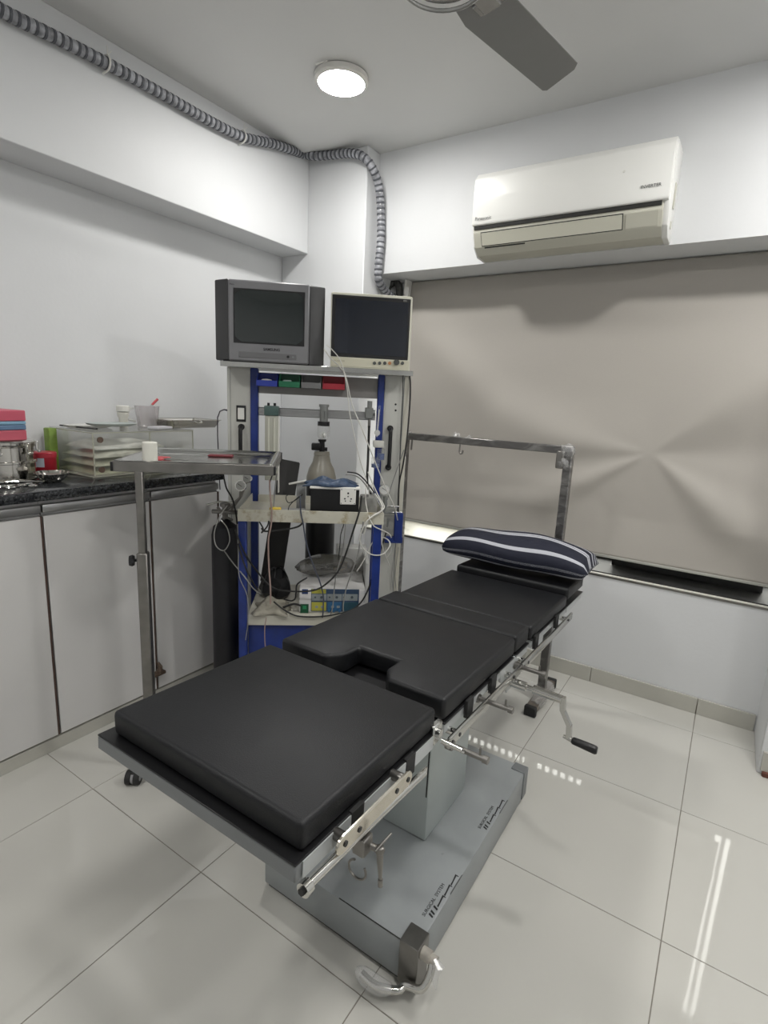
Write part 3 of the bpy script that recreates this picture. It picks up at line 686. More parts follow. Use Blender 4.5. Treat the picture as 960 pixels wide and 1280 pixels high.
tr = link('tray', b, STEEL, ts, sharp=180); so = tr.modifiers.new('thickness', 'SOLIDIFY'); so.thickness = .0015
for cx, cy in ((0, 0), (TW, 0), (TW, TD), (0, TD)): link('corner_cap', MB(TR).box((cx-.004, cy-.004, zt-.034), (cx+.004, cy+.004, zt-.002), .001, 1), BLACK, ts)
b = MB(TR); b.box((.085-.0125, -.001, .82), (.085+.0125, .024, zt-.034), .002, 1); link('inner_pole', b, DULL, ts)
b = MB(TR); b.box((.085-.018, -.007, .06), (.085+.018, .030, .86), .003, 1); link('outer_pole', b, DULL, ts)
p = T0+TU*.085
b = MB(TR); b.cyl((.068, .011, .83), (.055, .011, .83), .006, 8).lathe([(0, 0), (.018, .002), (.022, .010), (.018, .020), (0, .022)], (.058, .011, .83), 8, (-1, -.2, 0)); link('clamp_knob', b, BLACK, ts)
b = MB(); 
A_ = Vector((-1.672, .985, .075)); B_ = Vector((-1.29, 1.32, .075)); c_ = Vector((p.x, p.y, .075))
b.tube([A_, B_], .014, 10); mid = A_.lerp(B_, .12)
b.tube([c_+TV*.011, mid], .014, 10); b.tube([c_+TV*.011, c_+TV*.42+TU*.1], .014, 10); link('base_bar', b, DULL, ts)
def caster(c, parent, rz=0, r=.026):
    Mx = Matrix.Translation(Vector(c)) @ Matrix.Rotation(rz, 4, 'Z')
    b = MB(Mx); b.cyl((0, 0, r*1.6), (0, 0, .07), .006, 8).box((-.014, -.012, r*1.2), (.014, .012, r*2.0), .004, 1); k = link('caster', b, BLACK, parent)
    b = MB(Mx); b.cyl((-.024, 0, r), (-.006, 0, r), r, 20).cyl((.006, 0, r), (.024, 0, r), r, 20); wh = link('wheel', b, BLACKR, k)
    b = MB(Mx); b.cyl((-.0045, 0, r), (.0045, 0, r), r*.86, 20).cyl((-.0245, 0, r), (.0245, 0, r), r*.5, 14); link('hub', b, mat('grey_hub', (.28, .28, .29), .4), k)
caster((A_.x, A_.y, 0), ts, math.radians(35)); caster((B_.x, B_.y, 0), ts, 0)
e = c_+TV*.42+TU*.1; caster((e.x, e.y, 0), ts, 0)
# things on the tray
zb = zt-.0185
def intray(px, py): return onz(px, py, zb)
p = intray(179, 583)
tag(link('gauze_roll', MB().lathe([(0, zb), (.0235, zb), (.0245, zb+.003), (.0245, zb+.082), (.022, zb+.085), (.006, zb+.085), (.005, zb+.078), (0, zb+.078)], (p.x+.012, p.y+.02, 0), 32), mat('tape_white', (.74, .73, .66), .7, noise=.04)), 'upright cream roll of tape at the near left corner of the steel tray', 'tape roll')
p = intray(200, 575)
sc = thing('scissors', 'red-handled scissors lying on the steel tray beside the tape roll', 'scissors', (p.x, p.y, zb))
RED = mat('red_plastic', (.50, .07, .08), .4)
def loop(c, rx, ry, ang): 
    ca, sa = math.cos(ang), math.sin(ang)
    return [(c[0]+rx*math.cos(a)*ca-ry*math.sin(a)*sa, c[1]+rx*math.cos(a)*sa+ry*math.sin(a)*ca, c[2]) for a in [2*PI*k/20 for k in range(21)]]
ang = math.radians(20); px_, py_ = p.x+.0, p.y+.0
d_ = Vector((math.cos(ang), math.sin(ang), 0)); n_ = Vector((-d_.y, d_.x, 0)); c0 = Vector((px_, py_, zb+.006))
link('handle', MB().tube(loop(c0+n_*.018, .026, .014, ang+.25), .0048, 8, False), RED, sc)
link('handle', MB().tube(loop(c0-n_*.018, .026, .014, ang-.25), .0048, 8, False), RED, sc)
link('blade', MB().tube([c0+n_*.010+d_*.025, c0-n_*.004+d_*.12], [.004, .0015], 6).tube([c0-n_*.010+d_*.025, c0+n_*.004+d_*.12], [.004, .0015], 6), STEEL, sc)
p = TR @ Vector((.30, .40, 0))
tag(link('suture_packet', MB(Matrix.Translation((p.x, p.y, zb)) @ Matrix.Rotation(ta, 4, 'Z')).box((-.05, -.025, .0008), (.05, .025, .008), .002, 1), mat('dark_red_paper', (.16, .02, .028), .5)), 'flat dark red packet towards the back of the steel tray', 'packet')

# ================================================================== EQUIPMENT RACK
rk = thing('equipment_rack', 'white and blue equipment trolley with cream shelves in the corner', 'equipment trolley', tuple(RO), RA)
def rbox(nm, a, b_, m, bev=.002, seg=1, parent=None): return link(nm, MB(RACK).box(a, b_, bev, seg), m, parent or rk)
pl_ = rbox('side_panel', (-.432, -.035, .12), (-.322, 0, 1.549), RACKW, .003)
pr_ = rbox('side_panel', (.307, -.035, .12), (.428, 0, 1.549), RACKW, .003)
rbox('panel_seam', (-.418, -.001, .12), (-.416, .0008, 1.545), GREYD, 0, 1, pl_)
rbox('panel_seam', (.400, -.001, .12), (.403, .0008, 1.545), GREYD, 0, 1, pr_)
rbox('panel_edge', (.404, 0, .12), (.426, .002, 1.545), CREAM, 0, 1, pr_)
for a, b2 in ((-.322, -.287), (.275, .306)): rbox('post', (a, -.02, .10), (b2, .018, 1.549), BLUE, .003)
for a, b2 in ((-.316, -.281), (.250, .286)): rbox('front_post', (a, .385, .10), (b2, .418, .912), BLUE, .003)
rbox('top_shelf', (-.436, -.32, 1.551), (.424, .125, 1.566), RACKW, .003)
rbox('shelf_edge', (-.436, .125, 1.545), (.424, .129, 1.567), STEEL, .001)
rbox('cross_panel', (-.287, -.012, 1.436), (.275, .0, 1.531), RACKG, .001)
b = MB(RACK); b.box((-.287, -.006, 1.333), (.268, .008, 1.372), .003, 1).box((-.287, .008, 1.348), (.268, .011, 1.358), .001, 1); link('utility_rail', b, ALU, rk)
sh = link('middle_shelf', MB(RACK).box((-.314, .012, .912), (.291, .416, .920), .001, 1), CREAM, rk)
rbox('shelf_lip', (-.316, .416, .912), (.292, .4205, .964), CREAMD, .001, 1, sh)
rbox('shelf_lip', (-.316, .02, .912), (-.312, .417, .960), CREAM, .001, 1, sh)
rbox('shelf_lip', (.288, .02, .912), (.292, .417, .960), CREAM, .001, 1, sh)
rbox('shelf_lip', (-.285, .0185, .912), (.273, .0225, .955), CREAM, .001, 1, sh)
rbox('lower_shelf', (-.281, -.0, .442), (.250, .400, .490), CREAM, .002)
rbox('drawer_box', (-.281, .0, .20), (.250, .380, .440), BLUE, .003)
rbox('base_rail', (-.316, .39, .10), (.286, .42, .15), BLUE, .003)
rbox('base_rail', (-.316, -.02, .10), (-.283, .40, .15), BLUE, .003); rbox('base_rail', (.253, -.02, .10), (.286, .40, .15), BLUE, .003)
for u, v in ((-.30, .36), (.27, .36), (-.30, .0), (.27, .0)):
    p = R(u, v, 0); caster((p.x, p.y, 0), rk, RA, .032)
# handles, switch, screws, blue bracket
def handle(u, za, zb_):
    link('handle', MB(RACK).tube([(u, 0, za), (u, .030, za-.006), (u, .036, za-.03), (u, .036, zb_+.03), (u, .030, zb_+.006), (u, 0, zb_)], .0095, 10, smooth_pts=4).cyl((u, 0, za), (u, .012, za), .015, 14).cyl((u, 0, zb_), (u, .012, zb_), .015, 14), BLACK, rk)
handle(-.366, 1.275, 1.075); handle(.344, 1.298, 1.108)
u, z = ruz(301.5, 517, 0)
sw = rbox('switch_plate', (u-.022, 0, z-.038), (u+.022, .004, z+.038), BLACK, .001); rbox('rocker', (u-.015, .004, z-.027), (u+.015, .008, z+.027), WPLAS, .001, 1, sw)
for py in (505.5, 513): u, z = ruz(494.5, py, 0); link('screw', MB(RACK).cyl((u, 0, z), (u, .002, z), .005, 10), BLACK, pr_)
u0, z0 = ruz(493.5, 641, .06); u1, z1 = ruz(502, 676, .06)
link('push_handle_bracket', MB(RACK).box((u0, .04, z1), (u1, .07, z0), .003, 1).box((u0-.045, .042, z1-.012), (u1+.004, .068, z1+.02), .003, 1), BLUE, rk)
for (pa, pb, py) in ((466, 499, 633.5), (470, 503, 641)):
    link('clamp_rod', MB().cyl(rp(pa, py, .03), rp(pb, py-.5, .03), .005, 8), STEEL, rk)
# storage bins on the cross panel
for px0, px1, nm, c in ((314, 347, 'blue', (.02, .04, .30)), (349, 375, 'green', (.01, .13, .06)), (377, 401.5, 'grey', (.16, .16, .16)), (403.5, 431, 'red', (.34, .02, .035))):
    ua = ruz(px0, 480, .08)[0]; ub = ruz(px1, 480, .08)[0]; m = mat('bin_'+nm, c, .4)
    ua = max(ua, -.284) if nm == 'blue' else ua
    za, zf, zk = 1.468, 1.490, 1.529
    b = MB(RACK); b.box((ua, .002, za), (ub, .10, za+.003)); b.box((ua, .002, za), (ub, .004, zk)); b.box((ua, .098, za), (ub, .101, zf+.004), .001, 1)
    for s_ in (ua, ub-.003):
        b.prism([(.002, za), (.100, za), (.100, zf+.004), (.075, zf+.012), (.05, zk), (.002, zk)], (.003, 0, 0), (s_, 0, 0), (0, 1, 0), (0, 0, 1))
    bi = thing('storage_bin', nm+' plastic open-front bin hanging under the top shelf of the trolley', 'bin', tuple(R((ua+ub)/2, .05, za)), RA, 'small plastic bins in a row')
    link('tray', b, m, bi)
    if nm == 'blue': link('contents', MB(RACK).lathe([(0, 0), (.026, .004), (.028, .02), (.02, .028), (0, .03)], ((ua+ub)/2-.005, .06, za+.004), 16, None, 1, .8), CABW, bi)
    if nm == 'green': link('contents', MB(RACK).box((ua+.015, .03, za+.004), (ua+.055, .075, za+.033), .006), mat('bin_cloth', (.30, .42, .38), .7), bi)

# ------------------------------------------------------------------ CRT television
tv = thing('television', 'boxy silver and black CRT television on the left of the top shelf', 'television', tuple(R(-.225, 0, 1.566)), RA)
tz0 = 1.568
def tvp(nm, poly, za, zb, m, bev=.003, parent=None):   # outline in (u, v), extruded upwards
    return link(nm, MB(RACK).prism(poly, (0, 0, zb-za), (0, 0, za), (1, 0, 0), (0, 1, 0), bev, 1), m, parent or tv)
tvp('front_bezel', [(-.403, .112), (-.051, .112), (-.051, .06), (-.403, .06)], tz0+.004, 1.912, TVS, .006)
tvp('speaker_panel', [(-.403, .108), (-.470, .055), (-.462, .0), (-.403, .02)], tz0+.006, 1.914, TVD, .004)
tvp('speaker_panel', [(-.051, .108), (.016, .080), (.008, .0), (-.051, .02)], tz0+.002, 1.908, TVD, .004)
b = MB(RACK); bb_ = bmesh.new()
f4 = [(-.458, .05, tz0+.008), (.006, .05, tz0+.006), (.006, .05, 1.902), (-.458, .05, 1.908)]
m4 = [(-.44, -.06, tz0+.008), (-.01, -.06, tz0+.008), (-.01, -.06, 1.895), (-.44, -.06, 1.895)]
k4 = [(-.35, -.30, tz0+.02), (-.10, -.30, tz0+.02), (-.10, -.30, 1.80), (-.35, -.30, 1.80)]
R3 = [[bb_.verts.new(q_) for q_ in s_] for s_ in (f4, m4, k4)]
for s_ in range(2):
    for k in range(4): bb_.faces.new((R3[s_][k], R3[s_][(k+1) % 4], R3[s_+1][(k+1) % 4], R3[s_+1][k]))
bb_.faces.new(R3[0]); bb_.faces.new(R3[2][::-1]); bmesh.ops.bevel(bb_, geom=list(bb_.edges), offset=.006, segments=2, affect='EDGES', clamp_overlap=True); b._add(bb_)
link('back_housing', b, TVD, tv)
link('screen_surround', MB(RACK).box((-.380, .1105, 1.648), (-.071, .1135, 1.877), .001, 1), BLACK, tv)
def scr(u, v):
    x = -.374+u*.297; z = 1.655+v*.216; a = (u-.5)*2; c = (v-.5)*2
    return Vector((x, .1115+.008*(1-.6*a*a)*(1-.6*c*c), z))
b = MB(RACK); b.grid(scr, 16, 12); link('screen', b, GLASSB, tv, sharp=180)
cs = link('control_strip', MB(RACK).box((-.358, .1115, 1.588), (-.105, .1145, 1.612), .001, 1), mat('silver_plastic_dark', (.15, .15, .155), .4), tv)
link('control_button', MB(RACK).cyl((-.142, .114, 1.600), (-.142, .117, 1.600), .006, 12), BLACK, cs); link('control_button', MB(RACK).cyl((-.120, .114, 1.600), (-.120, .1155, 1.600), .005, 12), TVS, cs)
link('base', MB(RACK).box((-.43, -.02, 1.5665), (-.03, .095, 1.576), .002, 1), BLACK, tv)
text('SAMSUNG', .016, R(-.251, .1125, 1.622), RU, (0, 0, 1), BLACK, tv, bold=.0004)
text('Plano', .009, R(-.395, .1125, 1.888), RU, (0, 0, 1), BLACK, tv)

# ------------------------------------------------------------------ patient monitor
mo = thing('patient_monitor', 'flat cream and black patient monitor on the right of the top shelf', 'monitor', tuple(R(.225, .05, 1.566)), RA)
MW = mat('monitor_cream', (.66, .65, .55), .35)
link('housing', MB(RACK).prism([(.046, 1.567), (.410, 1.567), (.406, 1.885), (.400, 1.890), (.048, 1.888), (.042, 1.880)], (0, .11, 0), (0, 0, 0), (1, 0, 0), (0, 0, 1), .005, 2), MW, mo)
link('back_cover', MB(RACK).box((.08, -.10, 1.60), (.37, .0, 1.85), .02, 3), MW, mo)
link('front_glass', MB(RACK).box((.048, .1085, 1.614), (.398, .1125, 1.878), .003, 1), BLACK, mo)
link('screen', MB(RACK).box((.062, .1120, 1.628), (.388, .1135, 1.862), .001, 1), GLASSN, mo)
link('control_panel', MB(RACK).box((.05, .1085, 1.572), (.404, .112, 1.611), .002, 1), mat('monitor_cream_panel', (.60, .58, .46), .35), mo)
for px, r_, cc in ((468, .0075, None), (474.5, .0075, None), (481, .0075, None), (487, .0075, 'o'), (495.5, .013, None), (503, .0075, None)):
    u, z = ruz(px, 454 if r_ < .01 else 453, .112)
    link('knob' if r_ > .01 else 'button', MB(RACK).cyl((u, .11, z), (u, .116 if r_ < .01 else .124, z), r_, 16), mat('button_orange', (.45, .20, .08), .4) if cc else mat('button_grey', (.07, .075, .07), .4), mo)
text('MONITOR', .011, R(.060, .1122, 1.592), RU, (0, 0, 1), mat('tan_print', (.32, .28, .20), .5), mo)
text('12.1', .010, R(.363, .1128, 1.866), RU, (0, 0, 1), CABW, mo)

# ------------------------------------------------------------------ things behind and under the rack
# grey-shouldered black gas cylinder behind
vB = -.20; uc = (ruz(383, 600, vB)[0]+ruz(420, 600, vB)[0])/2; r_ = .078
z1 = ruz(400, 600, vB)[1]; z2 = ruz(400, 564, vB)[1]
GC = R(uc, vB, 0)
gc = thing('gas_cylinder', 'tall black gas cylinder with a grey shoulder behind the trolley, under the hanging jar', 'gas cylinder', tuple(GC), 0)
link('body', MB().lathe([(0, 0), (r_-.004, 0), (r_, .006), (r_, z1-.008), (0, z1-.008)], tuple(GC), 32), BLACK, gc)
link('shoulder', MB().lathe([(r_, z1-.008), (r_*.99, z1+.02), (r_*.86, z1+.06), (r_*.62, z1+.095), (r_*.52, z2-.02), (r_*.55, z2-.018), (r_*.5, z2), (0, z2)], tuple(GC), 32), mat('bottle_grey', (.33, .31, .26), .3), gc)
link('valve', MB(RACK).cyl((uc, vB, z2), (uc, vB, z2+.055), .014, 14).box((uc-.055, vB-.022, z2+.005), (uc-.005, vB+.022, z2+.042), .006, 2).cyl((uc, vB, z2+.012), (uc+.028, vB, z2+.012), .01, 10).lathe([(0, 0), (.02, 0), (.022, .012), (.0, .016)], (uc, vB, z2+.05), 14), BLACK, gc)
# leaning black board
P4 = [(349, 573), (375, 578), (352, 729), (325, 727)]
v_ = [-.16, -.16, .02, .02]
b = MB(); q4 = [rp(*P4[k], v_[k]) for k in range(4)]; t_ = bmesh.new()
nrm = (q4[1]-q4[0]).cross(q4[3]-q4[0]).normalized()*.018
va = [t_.verts.new(p_) for p_ in q4]; vb = [t_.verts.new(p_+nrm) for p_ in q4]; t_.faces.new(va); t_.faces.new(vb[::-1])
for k in range(4): t_.faces.new((va[k], vb[k], vb[(k+1) % 4], va[(k+1) % 4]))
bmesh.ops.recalc_face_normals(t_, faces=t_.faces); bmesh.ops.bevel(t_, geom=list(t_.edges), offset=.004, segments=2, affect='EDGES'); b._add(t_)
tag(link('leaning_board', b, mat('dark_vinyl', (.022, .021, .020), .55, noise=.15)), 'long black padded board leaning inside the trolley, left of the gas cylinder', 'board')

# black cylinder between cabinet and rack, with regulator
BC = R(-.402, .235, 0)
bc = thing('oxygen_cylinder', 'slim black gas cylinder with a regulator between the end cabinet and the trolley', 'gas cylinder', tuple(BC), 0)
zt_ = .865
link('body', MB().lathe([(0, 0), (.058, 0), (.061, .006), (.061, zt_-.06), (.052, zt_-.02), (.025, zt_), (.018, zt_+.015), (0, zt_+.015)], tuple(BC), 32), mat('cylinder_black', (.010, .010, .014), .45, noise=.3), bc)
link('valve', MB().cyl((BC.x, BC.y, zt_+.01), (BC.x, BC.y, zt_+.075), .013, 12).cyl((BC.x-.05, BC.y-.03, zt_+.045), (BC.x+.07, BC.y+.045, zt_+.045), .010, 10).cyl((BC.x, BC.y, zt_+.07), (BC.x, BC.y, zt_+.085), .022, 8), DULL, bc)
GAUGE = mat('gauge_face', (.62, .62, .60), .4)
def gauge(c, d, r, parent):
    d = Vector(d).normalized(); c = Vector(c)
    k = link('gauge', MB().cyl(c-d*.012, c+d*.010, r, 24), CHROME, parent)
    link('dial', MB().cyl(c+d*.0102, c+d*.011, r*.84, 24), GAUGE, k)
    s_ = d.cross(Vector((0, 0, 1))).normalized(); u_ = Vector((0, 0, 1))
    link('needle', MB().tube([c+d*.0125-s_*r*.25-u_*r*.15, c+d*.0125+s_*r*.5+u_*r*.35], .0011, 5), BLACK, k)
tocam = Vector((.62, -.78, .15))
gauge(rp(301, 607, .24), tocam, .024, bc); gauge(rp(309, 598, .14), tocam, .022, bc)
link('gauge_stem', MB().tube([rp(301, 614, .24), rp(300, 622, .24), (BC.x, BC.y, zt_+.045)], .006, 8).tube([rp(308, 604, .14), rp(303, 618, .2), (BC.x+.02, BC.y+.01, zt_+.045)], .005, 8), DULL, bc)
link('key', MB().tube([rp(258, 631, .24), rp(275, 627, .24), rp(292, 628, .24)], .0045, 8), STEEL, bc)
link('outlet', MB().tube([rp(276, 640, .28), rp(296, 641, .26)], .007, 8).tube([rp(272, 634, .3), rp(282, 646, .28), rp(290, 650, .25)], .006, 8), DULL, bc)

# ------------------------------------------------------------------ on the utility rail
CLM = mat('clamp_grey', (.26, .27, .26), .35, .5)
# double flowmeter
ua, zb1 = ruz(331.5, 519, .03); ub, _ = ruz(348, 519, .03); zc = ruz(340, 600, .03)[1]
fm = thing('flowmeter', 'double flowmeter block with a green head hanging at the left of the trolley rail', 'flowmeter', tuple(R((ua+ub)/2, .03, zc)), RA)
link('body', MB(RACK).box((ua, .012, zc), (ub, .045, zb1), .004, 2), mat('flowmeter_cream', (.46, .46, .40), .35), fm)
for f_ in (.28, .72): u = ua+(ub-ua)*f_; link('sight_tube', MB(RACK).cyl((u, .046, zc+.02), (u, .046, zb1-.01), .006, 10), mat('sight_tube', (.60, .60, .52), .15), fm)
link('head', MB(RACK).box((ua-.003, .008, zb1), (ub+.003, .052, zb1+.045), .004, 2), mat('green_grey_head', (.07, .12, .11), .35), fm)
for f_ in (.25, .72): u = ua+(ub-ua)*f_; link('knob', MB(RACK).cyl((u, .03, zb1+.044), (u, .03, zb1+.058), .006, 10), BLACK, fm)
link('edge_strip', MB(RACK).box((ub, .012, zc-.06), (ub+.006, .04, zb1), .001, 1), WPLAS, fm)
# suction jar
uj = (ruz(397.5, 530, .04)[0]+ruz(411.5, 530, .04)[0])/2; za = ruz(404, 505.5, .04)[1]; zl = ruz(404, 527, .04)[1]; zl2 = ruz(404, 532.5, .04)[1]; zj = ruz(404, 549, .04)[1]
sj = thing('suction_jar', 'small clear jar with a black lid hanging from the middle of the trolley rail', 'jar', tuple(R(uj, .04, zj)), RA)
link('clamp', MB(RACK).cyl((uj, .03, zl), (uj, .03, za), .020, 20).cyl((uj, .03, za-.012), (uj, .03, za), .024, 20).cyl((uj+.008, .052, zl+.012), (uj+.008, .054, zl+.05), .006, 10), CLM, sj)
link('lid', MB(RACK).cyl((uj, .03, zl2), (uj, .03, zl), .0285, 24), BLACK, sj)
link('jar', MB(RACK).lathe([(.027, zl2), (.0285, zl2-.004), (.0285, zj+.012), (.020, zj), (0, zj)], (uj, .03, 0), 24), CLEAR, sj)
link('float', lump(R(uj, .03, zj+.018), .012, 8), CLOUDY, sj)
# right hand rail clamp with black hose
u, z = ruz(462, 516, .03)
rc = thing('rail_clamp', 'grey block clamp with a black hose at the right end of the trolley rail', 'clamp', tuple(R(u, .02, z-.02)), RA)
link('block', MB(RACK).box((u-.021, .0, z-.028), (u+.017, .035, z+.024), .003, 1).cyl((u, .018, z+.02), (u, .018, z+.055), .012, 14).cyl((u+.017, .018, z), (u+.026, .018, z), .014, 12), CLM, rc)
link('ferrule', MB(RACK).cyl((u+.001, .02, z-.07), (u+.001, .02, z-.028), .007, 12), DULL, rc)
link('hose', MB().tube([R(u+.001, .02, z-.06)]+[rp(px, py, vv) for px, py, vv in ((461, 545, .04), (460, 575, .05), (459, 600, .07), (461, 612, .10), (470, 628, .16))], .006, 8, smooth_pts=5), BLACKR, rc)
# humidifier / vacuum regulator jar
hu = thing('humidifier_bottle', 'clear humidifier bottle with a pressure gauge on the right post of the trolley', 'humidifier', tuple(rp(473, 585, .05)), RA)
ut, zt2 = ruz(473.5, 507, .06); _, zb2 = ruz(471, 545, .06)
link('flow_tube', MB().cyl(rp(471, 546, .06), rp(474.5, 507, .06), .0065, 12), CLEAR, hu)
link('flow_tube_core', MB().cyl(rp(471, 546, .055), rp(474, 512, .055), .0025, 8), CABW, hu)
link('knob', MB().cyl(rp(471.5, 541, .07), rp(471.5, 541, .09), .014, 14), CLOUDY, hu)
u, z = ruz(473, 556, .06)
link('cap', MB(RACK).box((u-.025, .04, z-.012), (u+.025, .085, z+.02), .004, 2), mat('cap_cream', (.62, .61, .56), .4), hu)
uh, zh = ruz(476, 570, .06); uh2, zh2 = ruz(469, 576, .06)
link('cup', MB(RACK).cyl((uh, .065, zh-.018), (uh, .065, zh+.035), .018, 20), CLEAR, hu)
link('water', MB(RACK).cyl((uh, .065, zh-.016), (uh, .065, zh+.012), .0165, 20), mat('blue_band', (.06, .10, .26), .4), hu)
link('cup', MB(RACK).cyl((uh2, .085, zh2-.03), (uh2, .085, zh2+.02), .020, 20), CLEAR, hu)
link('water', MB(RACK).cyl((uh2, .085, zh2-.028), (uh2, .085, zh2-.012), .0185, 20), MATS['blue_band'], hu)
gauge(rp(480.5, 612, .08), tocam, .027, hu)
link('valve', MB().tube([rp(481, 620, .07), rp(482, 632, .07), rp(478, 642, .07)], .010, 10).cyl(rp(474, 642, .07), rp(492, 639, .06), .005, 8).cyl(rp(485, 647, .06), rp(484.5, 659, .06), .005, 8), CLM, hu)

# ------------------------------------------------------------------ on the middle shelf
ZS = .9205
pb = thing('power_outlet_box', 'black box with a white top and a three-pin socket on the middle shelf', 'power box', tuple(R(.085, .34, ZS)), RA)
link('housing', MB(RACK).box((-.02, .26, ZS+.003), (.186, .382, 1.052), .002, 1), BLACK, pb)
link('lid', MB(RACK).box((-.024, .255, 1.052), (.190, .386, 1.062), .004, 2), WPLAS, pb)
link('foot', MB(RACK).box((-.01, .27, ZS), (.01, .37, ZS+.003)).box((.16, .27, ZS), (.18, .37, ZS+.003)), BLACKR, pb)
ua, za = ruz(425.5, 610, .383); ub, zb_ = ruz(444.5, 631, .383)
so_ = link('socket', MB(RACK).box((ua, .382, zb_), (ub, .386, za), .002, 1), WPLAS, pb)
for fx_, fz_, r_ in ((.5, .70, .0042), (.5, .50, .003), (.30, .36, .0035), (.70, .36, .0035), (.34, .22, .0028), (.66, .22, .0028), (.08, .92, .002), (.92, .92, .002), (.08, .08, .002), (.92, .08, .002)):
    u = ua+(ub-ua)*fx_; z = zb_+(za-zb_)*fz_; link('pin_hole', MB(RACK).cyl((u, .3855, z), (u, .3868, z), r_, 10), BLACK, so_)
# blue cuff heaped on the box
def heap(px0, px1, pyt, pyb, v0, v1, seed, n=18, fold=5):
    random.seed(seed); ph = [random.uniform(0, 6) for _ in range(6)]
    ua = ruz(px0, pyb, v0)[0]; ub = ruz(px1, pyb, v0)[0]; zt = ruz((px0+px1)/2, pyt, (v0+v1)/2)[1]; zb = ruz((px0+px1)/2, pyb, v1)[1]
    def f(a, c):
        s = math.sin(PI*a)**.5*math.sin(PI*min(1, c*1.02))**.4
        h = (zt-zb)*s*(.62+.22*math.sin(fold*a*3+ph[0]+c*3)+.16*math.sin(fold*c*2+ph[1]+a*4))
        return Vector((ua+(ub-ua)*a+.008*math.sin(c*9+ph[2]), v0+(v1-v0)*c+.010*math.sin(a*8+ph[3]), zb+.001+max(0, h)))
    b = MB(RACK); b.grid(f, n, n); return b
hp = heap(382, 446, 590, 604, .27, .385, 3); o = link('cuff', hp, mat('blue_cuff', (.035, .065, .125), .45, noise=.4, nscale=30, bump=.5, bscale=60)); so = o.modifiers.new('t', 'SOLIDIFY'); so.thickness = .004
o.data.transform(Matrix.Translation((0, 0, 1.0635-min(v.co.z for v in o.data.vertices)))); tag(o, 'crumpled dark blue blood pressure cuff heaped on the white lid of the power box', 'cuff'); 
# small pale box and other bits
ua, _ = ruz(371, 612, .22); ub, _ = ruz(382, 612, .22)
tag(link('adapter', MB(RACK).box((ua, .18, ZS+.0005), (ub, .24, ruz(376, 601, .2)[1]), .003, 1), mat('adapter_grey', (.40, .41, .42), .4)), 'small pale grey adapter box left of the black power box', 'adapter')
ua, _ = ruz(331, 640, .33); ub, _ = ruz(375, 640, .33)
tag(link('folded_cloth', MB(RACK).box((-.17, .24, ZS+.0005), (-.045, .345, ZS+.018), .006, 2), mat('white_cloth', (.62, .62, .60), .8, noise=.05, bump=.3, bscale=70)), 'folded white cloth lying on the middle shelf of the trolley', 'cloth')
u, z = ruz(345.5, 636, .37)
tag(link('tape_strip', MB(RACK).box((u-.025, .385, ZS+.0005), (u+.022, .412, .9705), .003, 1), mat('yellow_plastic', (.62, .45, .05), .4)), 'yellow plastic clip at the front lip of the middle shelf', 'clip')
u, z = ruz(378, 603, .25)
tag(link('probe', MB().tube([rp(361, 605, .25), rp(372, 603, .25), rp(383, 601, .25)], [.004, .005, .005], 8), WPLAS), 'white finger probe lead resting against the power box', 'probe')
tag(link('shelf_pack', MB(RACK).box((.198, .20, ZS+.0005), (.272, .30, ZS+.085), .008, 2), mat('grey_carton', (.33, .33, .31), .6, noise=.2)), 'small grey carton at the right end of the middle shelf', 'carton')

# ------------------------------------------------------------------ on the lower shelf
ZL = .4905
es = thing('electrosurgical_unit', 'white electrosurgical unit with a yellow and blue front panel on the lower shelf', 'electrosurgical unit', tuple(R(.08, .25, ZL)), RA)
EW = mat('unit_white', (.72, .71, .70), .35, noise=.05)
link('housing', MB(RACK).box((-.062, .10, ZL), (.230, .372, .603), .008, 3), EW, es)
def fpanel(px0, px1, py0, py1, m, nm, th=.0015, sub=None):
    ua, za = ruz(px0, py0, .3725); ub, zb = ruz(px1, py1, .3725)
    return link(nm, MB(RACK).box((ua, .3715, zb), (ub, .3725+th, za), .0006, 1), m, sub or es)
fp = fpanel(389, 448, 736, 765, mat('panel_dark', (.03, .06, .12), .3), 'control_panel', .0005)
PG = mat('panel_grey', (.27, .30, .31), .35); PY = mat('panel_yellow', (.42, .40, .06), .4); PB = mat('panel_blue', (.03, .12, .25), .4)
fpanel(389.5, 407.5, 736.5, 742, PY, 'panel_band', .001, fp)
for x0_, x1_ in ((389.5, 408), (409, 427), (428, 447)): fpanel(x0_, x1_, 742.5, 751, PG, 'display_window', .0012, fp)
fpanel(389.5, 407.5, 752.5, 763.5, PY, 'key_field', .0014, fp); fpanel(409.5, 426.5, 752.5, 763.5, PB, 'key_field', .0014, fp); fpanel(428, 447, 752.5, 763.5, mat('panel_teal', (.02, .07, .10), .4), 'key_field', .0014, fp)
for x_ in (394, 402, 412, 421, 430, 440):
    u, z = ruz(x_, 746.5, .374); link('indicator', MB(RACK).cyl((u, .3735, z), (u, .376, z), .006 if x_ in (402, 421, 440) else .004, 12), mat('dark_knob', (.06, .08, .10), .35), fp)
for x_ in (394, 401, 414, 421): fpanel(x_, x_+3.5, 757, 760, PG, 'key', .0022, fp)
fpanel(377.5, 385, 736.5, 742.5, mat('logo_navy', (.02, .05, .16), .4), 'badge')
fpanel(375.5, 385.5, 755, 766.5, mat('switch_green', (.005, .07, .03), .35), 'power_switch', .003); fpanel(378.5, 383, 757, 761, mat('switch_green_light', (.02, .26, .10), .35), 'power_switch_rocker', .005)
for x_ in (411, 417, 424): u, z = ruz(x_, 770, .373); link('connector', MB(RACK).cyl((u, .37, .505), (u, .385, .505), .006, 10), MATS['panel_blue'], es)
ub_, zb_ = ruz(467, 704, .12)
